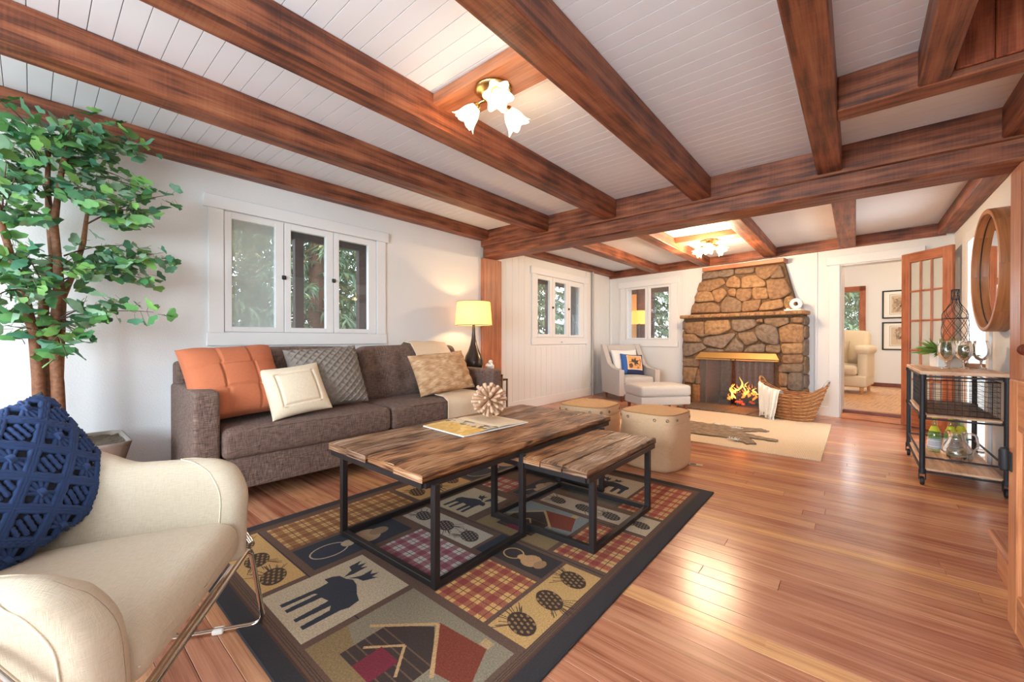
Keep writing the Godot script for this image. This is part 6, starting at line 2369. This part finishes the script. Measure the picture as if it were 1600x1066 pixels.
func goblet(label: String, p: Vector3, s: float) -> void:
	var g := thing("snifter_glass", label, "glass", at(p.x, p.y, p.z), "big stemmed glasses on the bar cart")
	var b := MB.new()
	var prof := [Vector2(0.0, 0.004), Vector2(0.034, 0.004), Vector2(0.036, 0.0), Vector2(0.036, 0.006), Vector2(0.008, 0.012), Vector2(0.006, 0.03), Vector2(0.01, 0.055), Vector2(0.035, 0.068), Vector2(0.056, 0.1), Vector2(0.06, 0.13), Vector2(0.055, 0.165), Vector2(0.046, 0.195), Vector2(0.0445, 0.195), Vector2(0.0535, 0.164), Vector2(0.0582, 0.13), Vector2(0.0545, 0.1), Vector2(0.034, 0.071), Vector2(0.0, 0.062)]
	for i in prof.size():
		prof[i] *= Vector2(s * 0.84, s * 1.1)
	b.lathe(prof, 28)
	part(g, "bowl", b, M.clear_glass)

func build_cart() -> void:
	var x0 := 0.37
	var x1 := 0.765
	var z0 := -4.14
	var z1 := -5.11
	var o := Vector3((x0 + x1) * 0.5, 0, (z0 + z1) * 0.5)
	var c := thing("bar_cart", "industrial bar cart with pale wooden shelves, wire drawer and casters", "bar cart", Transform3D(Basis.IDENTITY, o))
	var hx := (x1 - x0) * 0.5
	var hz := (z0 - z1) * 0.5
	for q in [[0.795, 0.82, 0.03, "top_board"], [0.49, 0.505, -0.01, "shelf_board"], [0.105, 0.122, -0.01, "shelf_board"]]:
		var b := MB.new()
		b.box(Vector3(hx * 2 + q[2], q[1] - q[0], hz * 2 + q[2]), Transform3D.IDENTITY, 0.003, Vector2.ZERO, 2)
		part(c, q[3], b, M.pale_board, at(0, (q[0] + q[1]) * 0.5, 0))
	for s in [[-1, -1], [1, -1], [1, 1], [-1, 1]]:
		var p := MB.new()
		p.tube([Vector3(s[0] * hx, 0.1, s[1] * hz), Vector3(s[0] * hx, 0.79, s[1] * hz)], 0.016, 14)
		for y in [0.1, 0.49, 0.78]:
			p.tube([Vector3(s[0] * hx, y - 0.014, s[1] * hz), Vector3(s[0] * hx, y + 0.014, s[1] * hz)], 0.021, 14)
		part(c, "post", p, M.dark_iron)
		var fk := MB.new()
		fk.span(Vector3(s[0] * hx - 0.02, 0.04, s[1] * hz - 0.016), Vector3(s[0] * hx - 0.014, 0.085, s[1] * hz + 0.016), 0.002)
		fk.span(Vector3(s[0] * hx + 0.014, 0.04, s[1] * hz - 0.016), Vector3(s[0] * hx + 0.02, 0.085, s[1] * hz + 0.016), 0.002)
		fk.span(Vector3(s[0] * hx - 0.02, 0.08, s[1] * hz - 0.016), Vector3(s[0] * hx + 0.02, 0.088, s[1] * hz + 0.016), 0.002)
		var cs := part(c, "caster", fk, M.dark_iron)
		var wh := MB.new()
		wh.lathe([Vector2(0, -0.011), Vector2(0.026, -0.011), Vector2(0.03, -0.007), Vector2(0.03, 0.007), Vector2(0.026, 0.011), Vector2(0, 0.011)], 20, Transform3D(Basis(Vector3.BACK, PI / 2), Vector3(s[0] * hx, 0.03, s[1] * hz)))
		part(cs, "wheel", wh, M.rubber)
	for y in [0.78, 0.478, 0.2, 0.095]:
		for q in [[-1, -1, 1, -1], [-1, 1, 1, 1], [-1, -1, -1, 1], [1, -1, 1, 1]]:
			var r := MB.new()
			r.bar(Vector3(q[0] * hx, y, q[1] * hz), Vector3(q[2] * hx, y, q[3] * hz), 0.012, 0.012, 0.002)
			part(c, "rail", r, M.dark_iron)
	# wire drawer
	var d := MB.new()
	var wx := hx - 0.025
	var wz := hz - 0.03
	for y in [0.515, 0.55, 0.585, 0.62, 0.655, 0.69, 0.725, 0.755]:
		var rr := 0.004 if y > 0.75 else 0.0016
		d.tube([Vector3(-wx, y, -wz), Vector3(wx, y, -wz), Vector3(wx, y, wz), Vector3(-wx, y, wz)], rr, 5, true)
	for k in 11:
		var x := lerpf(-wx, wx, k / 10.0)
		for z in [-wz, wz]:
			d.tube([Vector3(x, 0.512, z), Vector3(x, 0.755, z)], 0.0016, 5)
	for k in 25:
		var z := lerpf(-wz, wz, k / 24.0)
		for x in [-wx, wx]:
			d.tube([Vector3(x, 0.512, z), Vector3(x, 0.755, z)], 0.0016, 5)
		d.tube([Vector3(-wx, 0.512, z), Vector3(wx, 0.512, z)], 0.0016, 4)
	part(c, "wire_drawer", d, M.dark_iron)
	# on top
	goblet("stemmed glass standing at the plant end of the cart", Vector3(0.53, 0.8205, -4.51), 1.0)
	goblet("stemmed glass in the middle of the three on the cart", Vector3(0.632, 0.8205, -4.6), 1.0)
	goblet("stemmed glass nearest the wall below the mirror", Vector3(0.735, 0.8205, -4.69), 1.0)
	var b1 := MB.new()
	b1.box(Vector3(0.075, 0.085, 0.075), Transform3D.IDENTITY, 0.004)
	solo("coaster_stack", "block of felt coasters between the glasses", "coasters", b1, M.felt, at(0.6, 0.863, -4.7, 10))
	var b2 := MB.new()
	b2.box(Vector3(0.12, 0.035, 0.07), Transform3D.IDENTITY, 0.004)
	solo("wooden_box", "flat little wooden box between the glasses", "box", b2, M.mirror_wood, at(0.71, 0.838, -4.8, 4))
	var pl := thing("grass_plant", "spiky green grass plant in a white square pot on the cart", "plant", at(0.54, 0.8205, -4.8))
	var pt := MB.new()
	pt.box(Vector3(0.11, 0.12, 0.11), Transform3D.IDENTITY, 0.006)
	part(pl, "pot", pt, M.ceramic, at(0, 0.06, 0, 20))
	rng.seed = 44
	for i in 110:
		var a := rng.randf() * TAU
		var el := rng.randf_range(0.1, 1.35)
		var dir := Vector3(cos(a) * cos(el), sin(el), sin(a) * cos(el))
		var lf := MB.new()
		lf.color = Color(0.05, 0.15, 0.02).lerp(Color(0.3, 0.42, 0.08), rng.randf())
		blade(lf, Vector3(cos(a) * 0.02, 0.115, sin(a) * 0.02), dir, rng.randf_range(0.14, 0.22), 0.014, 0.3)
		part(pl, "blade", lf, M.leaf)
	var wb := thing("wire_bottle", "tall openwork bottle shape of crossed black wire on the cart", "ornament", at(0.635, 0.8205, -4.98))
	var prof := func(y: float) -> float:
		if y < 0.42:
			return 0.075 + 0.006 * sin(y * 7.0)
		if y < 0.55:
			return lerpf(0.078, 0.025, smoothstep(0.42, 0.55, y))
		return 0.024
	for k in 14:
		var path := []
		var dirn := 1.0 if k % 2 else -1.0
		for i in 60:
			var y := i / 59.0 * 0.64
			var a := TAU * (k / 2) / 7.0 + dirn * y * 7.5
			var r: float = prof.call(y)
			path.append(Vector3(cos(a) * r, y + 0.002, sin(a) * r))
		var w := MB.new()
		w.tube(path, 0.0018, 5)
		part(wb, "wire", w, M.dark_iron)
	for y in [0.003, 0.4, 0.56, 0.64]:
		var rg := []
		for i in 26:
			rg.append(Vector3(cos(TAU * i / 26) * prof.call(y), y, sin(TAU * i / 26) * prof.call(y)))
		var w := MB.new()
		w.tube(rg, 0.0026, 5, true)
		part(wb, "hoop", w, M.dark_iron)
	# bottom shelf
	for k in 3:
		var p: Vector3 = [Vector3(0.5, 0.1225, -4.8), Vector3(0.6, 0.1225, -4.86), Vector3(0.665, 0.1225, -4.93)][k]
		var bt := thing("water_bottle", ["green water bottle on the cart's bottom shelf at the aisle side", "green water bottle behind the pitcher", "green water bottle nearest the wall on the bottom shelf"][k], "bottle", at(p.x, p.y, p.z, 150 + k * 30), "green water bottles")
		var m := MB.new()
		m.lathe([Vector2(0, 0), Vector2(0.038, 0.0), Vector2(0.042, 0.01), Vector2(0.042, 0.12), Vector2(0.036, 0.16), Vector2(0.018, 0.21), Vector2(0.0145, 0.25), Vector2(0.0145, 0.275), Vector2(0.0, 0.275)], 24)
		part(bt, "bottle", m, M.green_glass)
		var inner := MB.new()
		inner.lathe([Vector2(0, 0.004), Vector2(0.037, 0.006), Vector2(0.0385, 0.12), Vector2(0.033, 0.158), Vector2(0.016, 0.2), Vector2(0, 0.2)], 20)
		part(bt, "water", inner, M.green_glass)
		var lb := MB.new()
		lb.lathe([Vector2(0.0425, 0.03), Vector2(0.0425, 0.11)], 24)
		part(bt, "label", lb, M.bottle_label)
		var nk := MB.new()
		nk.lathe([Vector2(0.034, 0.17), Vector2(0.0195, 0.21)], 20)
		part(bt, "neck_label", nk, M.yellow_label)
		var cp := MB.new()
		cp.lathe([Vector2(0.016, 0.262), Vector2(0.016, 0.284), Vector2(0, 0.286)], 16)
		part(bt, "cap", cp, M.yellow_label)
	var pi := thing("glass_pitcher", "clear glass pitcher with a handle on the cart's bottom shelf", "pitcher", at(0.585, 0.1225, -4.5, 20))
	var pb := MB.new()
	pb.lathe([Vector2(0, 0.004), Vector2(0.06, 0.004), Vector2(0.075, 0.012), Vector2(0.088, 0.05), Vector2(0.08, 0.1), Vector2(0.05, 0.16), Vector2(0.042, 0.2), Vector2(0.055, 0.23), Vector2(0.053, 0.23), Vector2(0.039, 0.2), Vector2(0.047, 0.16), Vector2(0.077, 0.1), Vector2(0.085, 0.05), Vector2(0.072, 0.016), Vector2(0, 0.01)], 28)
	part(pi, "body", pb, M.clear_glass)
	var ph := MB.new()
	ph.tube(round_path([Vector3(0.05, 0.215, 0), Vector3(0.11, 0.215, 0), Vector3(0.125, 0.12, 0), Vector3(0.083, 0.07, 0)], 0.04), 0.008, 10)
	part(pi, "handle", ph, M.clear_glass)

func build_mirror_and_door() -> void:
	var mr := thing("round_mirror", "round mirror in a deep wooden barrel-hoop frame on the right wall", "mirror", Transform3D(Basis(Vector3.BACK, PI / 2), Vector3(XR, 1.57, -4.73)))
	# local +y points into the room (-x)
	var n := 8
	for k in n:
		var st := MB.new()
		var rows := []
		for i in 9:
			var a := TAU * (k + (i / 8.0) * 0.996) / n
			var d := Vector3(cos(a), 0, sin(a))
			rows.append(PackedVector3Array([d * 0.43, d * 0.43 + Vector3(0, 0.105, 0), d * 0.435 + Vector3(0, 0.11, 0), d * 0.46 + Vector3(0, 0.11, 0), d * 0.465 + Vector3(0, 0.105, 0), d * 0.465]))
		st.grid(rows, true)
		for i in st.v.size():
			st.uv[i] = Vector2(atan2(st.v[i].z, st.v[i].x) * 0.45, st.v[i].y + st.v[i].length() * 0.5 + k * 0.13)
		part(mr, "stave", st, M.mirror_wood)
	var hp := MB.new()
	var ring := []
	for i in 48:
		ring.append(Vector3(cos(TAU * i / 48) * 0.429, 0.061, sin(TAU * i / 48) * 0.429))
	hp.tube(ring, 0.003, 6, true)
	part(mr, "gap_ring", hp, M.iron)  # dark ring put in for the dark gap where glass meets staves
	var gl := MB.new()
	gl.lathe([Vector2(0.0, 0.06), Vector2(0.43, 0.06)], 48)
	part(mr, "mirror_glass", gl, M.mirror)
	# narrow glazed door leaf swung open against the corner
	var A := Vector3(0.435, 0.02, -6.80)
	var B := Vector3(0.80, 0.02, -6.36)
	var dx := (B - A).normalized()
	var dd := thing("glazed_door", "narrow brown glazed door with fifteen panes standing open by the doorway", "door", Transform3D(Basis(dx, Vector3.UP, dx.cross(Vector3.UP)), A))
	var wd := (B - A).length()
	var sw := 0.1
	var ht := 2.04
	for q in [[0.0, sw], [wd - sw, wd]]:
		var m := MB.new()
		m.span(Vector3(q[0], 0, -0.018), Vector3(q[1], ht, 0.018), 0.003)
		part(dd, "stile", m, M.door_wood)
	for q in [[0.0, 0.21], [ht - 0.11, ht]]:
		var m := MB.new()
		m.span(Vector3(sw, q[0], -0.018), Vector3(wd - sw, q[1], 0.018), 0.003)
		part(dd, "rail", m, M.door_wood)
	var gx0 := sw
	var gx1 := wd - sw
	var cw := (gx1 - gx0) / 3.0
	var rh := (ht - 0.11 - 0.21) / 5.0
	for i in [1, 2]:
		var m := MB.new()
		m.span(Vector3(gx0 + cw * i - 0.011, 0.21, -0.014), Vector3(gx0 + cw * i + 0.011, ht - 0.11, 0.014), 0.004)
		part(dd, "muntin", m, M.door_wood)
	for j in range(1, 5):
		var m := MB.new()
		m.span(Vector3(gx0, 0.21 + rh * j - 0.011, -0.0135), Vector3(gx1, 0.21 + rh * j + 0.011, 0.0135), 0.004)
		part(dd, "muntin", m, M.door_wood)
	for i in 3:
		for j in 5:
			var m := MB.new()
			m.span(Vector3(gx0 + cw * i + 0.008, 0.21 + rh * j + 0.008, -0.003), Vector3(gx0 + cw * (i + 1) - 0.008, 0.21 + rh * (j + 1) - 0.008, 0.003))
			part(dd, "pane", m, M.door_pane)

func build_basket() -> void:
	var bx := FW * at(3.31, 0.0, 0.66, -6)
	var b := thing("wicker_basket", "boat-shaped wicker basket with raised ends beside the hearth", "basket", bx)
	var nl := 17
	var shape := func(f: float, a: float) -> Vector3:
		var rx := lerpf(0.2, 0.34, pow(f, 0.8))
		var rz := lerpf(0.13, 0.2, pow(f, 0.7))
		var c := cos(a)
		var lift := 1.0 + 0.42 * pow(absf(c), 4.0)
		return Vector3(c * rx * (1.0 + 0.08 * f * pow(absf(c), 4.0)), f * 0.33 * lift + 0.012, sin(a) * rz)
	for k in nl:
		var f := float(k) / (nl - 1)
		var path := []
		for i in 72:
			var a := TAU * i / 72.0
			var p: Vector3 = shape.call(f, a)
			var outw := Vector3(cos(a), 0, sin(a) * 1.4).normalized()
			path.append(p + outw * (0.006 if (i / 2 + k) % 2 == 0 else -0.004))
		var m := MB.new()
		m.tube(path, 0.0105, 6, true)
		part(b, "strand", m, M.wicker if k % 2 else M.wicker_dark)
	for i in 36:
		var a := TAU * i / 36.0
		var path := []
		for k in 8:
			path.append(shape.call(k / 7.0, a))
		var m := MB.new()
		m.tube(path, 0.006, 5)
		part(b, "stake", m, M.wicker_dark)
	var fl := MB.new()
	fl.lathe([Vector2(0, 0.012), Vector2(0.2, 0.012), Vector2(0.2, 0.0), Vector2(0, 0.0)], 28, Transform3D(Basis.from_scale(Vector3(1, 1, 0.65)), Vector3.ZERO))
	part(b, "bottom", fl, M.wicker_dark)
	for s in [-1.0, 1.0]:
		var hp := []
		for i in 15:
			var a := PI * i / 14.0
			hp.append(Vector3(s * (0.355 + 0.03 * sin(a)), 0.46 + 0.075 * sin(a), cos(a) * 0.075))
		var m := MB.new()
		m.tube(hp, 0.011, 8)
		part(b, "handle", m, M.wicker if s < 0 else M.grey_pipe)
	# fringed throw hanging over the end of the basket
	var th := thing("fringed_throw", "white fringed throw hanging over the end of the wicker basket", "throw", bx)
	var rows := []
	var under := []
	var prof := [Vector2(0.08, 0.2), Vector2(0.14, 0.33), Vector2(0.185, 0.395), Vector2(0.23, 0.385), Vector2(0.245, 0.3), Vector2(0.25, 0.2), Vector2(0.262, 0.11), Vector2(0.27, 0.055)]
	for i in prof.size():
		var row := PackedVector3Array()
		var ro2 := PackedVector3Array()
		for j in 33:
			var f := j / 32.0
			var wave := 0.018 * sin(f * 24.0 + i * 0.25) * minf(1.0, i * 0.25)
			var x := lerpf(-0.37, -0.04, f) + (f - 0.5) * -0.02 * i
			var lift := 0.12 * pow(1.0 - f, 2.0) * (1.0 - i / 8.0)
			var y: float = prof[i].y + lift
			if i > 4:
				y += 0.07 * sin(f * 5.0) * (i - 4) * 0.25 * (1.0 - f)
			row.append(Vector3(x, y, prof[i].x + wave - 0.06 * pow(1.0 - f, 3.0)))
			ro2.append(row[j] + Vector3(0, -0.004, -0.012))
		rows.append(row)
		under.append(ro2)
	var m := MB.new()
	m.grid(rows)
	m.grid(under)
	m.grid([rows[prof.size() - 1], under[prof.size() - 1]])
	var l0 := PackedVector3Array()
	var l1 := PackedVector3Array()
	var r0 := PackedVector3Array()
	var r1 := PackedVector3Array()
	for i in prof.size():
		l0.append(rows[i][0]); l1.append(under[i][0]); r0.append(rows[i][32]); r1.append(under[i][32])
	m.grid([l0, l1])
	m.grid([r0, r1])
	part(th, "cloth", m, M.fringe_cloth)
	var fr := MB.new()
	for j in 33:
		var p: Vector3 = rows[prof.size() - 1][j]
		fr.tube([p + Vector3(0, 0.01, 0), p + Vector3(0.004 * sin(j * 3.0), -0.02, 0.004), Vector3(p.x + 0.004 * sin(j * 5.0), maxf(0.004, p.y - 0.045), p.z + 0.008)], 0.0035, 5)
	part(th, "fringe", fr, M.fringe_cloth)
	# brass cover plate let into the boards
	var pt := thing("floor_outlet", "small brass outlet plate let into the floor beside the pouf", "outlet", at(-1.015, 0.0, -3.57, 14))
	var pm := MB.new()
	pm.span(Vector3(-0.055, 0.0, -0.03), Vector3(0.055, 0.004, 0.03), 0.0015)
	part(pt, "plate", pm, M.pewter)
	var pc := MB.new()
	pc.span(Vector3(-0.04, 0.004, -0.014), Vector3(0.005, 0.007, 0.014), 0.001)
	part(pt, "socket_cover", pc, M.rubber)


# ------------------------------------------------------------------ scene
func _ready() -> void:
	var cam := Camera3D.new()
	cam.name = "camera"
	cam.fov = rad_to_deg(2.0 * atan(533.0 / FPX))
	cam.near = 0.02
	cam.far = 200.0
	cam_basis = Basis(Vector3.UP, deg_to_rad(40.2)) * Basis(Vector3.RIGHT, deg_to_rad(-0.3))
	cam.transform = Transform3D(cam_basis, CAM)
	add_child(cam)
	cam.current = true
	var env := Environment.new()
	env.background_mode = Environment.BG_SKY
	var sky := Sky.new()
	var sm := ProceduralSkyMaterial.new()
	sm.sky_top_color = Color(0.72, 0.80, 0.90)
	sm.sky_horizon_color = Color(0.93, 0.95, 0.97)
	sm.ground_bottom_color = Color(0.4, 0.42, 0.36)
	sm.ground_horizon_color = Color(0.8, 0.82, 0.8)
	sm.sky_energy_multiplier = 2.6
	sm.ground_energy_multiplier = 1.0
	sky.sky_material = sm
	env.sky = sky
	env.tonemap_mode = Environment.TONE_MAPPER_LINEAR
	env.tonemap_exposure = 0.83
	env.sdfgi_enabled = true
	env.ssao_enabled = true
	env.ssil_enabled = true
	var we := WorldEnvironment.new()
	we.name = "environment"
	we.environment = env
	add_child(we)
	# area fill lights added at unseen windows behind and beside the camera
	area("fill_back_left", Vector3(-2.6, 1.45, 2.36), Vector3(0, 0, -1), Vector2(1.35, 1.35), 3.5, Color(0.88, 0.95, 1.0))
	area("fill_back_right", Vector3(-0.8, 1.45, 2.36), Vector3(0, 0, -1), Vector2(1.35, 1.35), 25.0, Color(0.88, 0.95, 1.0))
	area("fill_left", Vector3(XL + 0.03, 1.5, 1.48), Vector3(1, 0, 0), Vector2(1.0, 1.15), 2.0, Color(0.88, 0.95, 1.0))
	area("fill_right", Vector3(0.96, 1.45, 0.95), Vector3(-1, 0, 0), Vector2(1.35, 1.35), 2.5, Color(0.88, 0.95, 1.0))

	var P0 := Vector3(XL, 0, -7.525)
	var u := (Vector3(-0.158, 0, -6.967) - P0).normalized()
	FW = Transform3D(Basis(u, Vector3.UP, u.cross(Vector3.UP)), P0)
	make_materials()
	glow("porch_shade", C(255, 196, 90), 1.2)
	mat("yellow_label", C(214, 220, 60), 0.5)
	rug_texture()
	small_prints()
	print("materials ", Time.get_ticks_msec())
	build_floor()
	build_ceiling()
	build_walls()
	build_beams()
	build_fireplace()
	build_stairs()
	build_lights()
	build_back_room()
	build_outside()
	print("structure ", Time.get_ticks_msec())
	build_rug()
	build_sofa()
	build_tables()
	build_poufs()
	build_tub_chair()
	build_macrame()
	build_far_seating()
	build_lamp_corner()
	build_tree()
	build_cart()
	build_mirror_and_door()
	build_basket()
	print("done ", Time.get_ticks_msec())
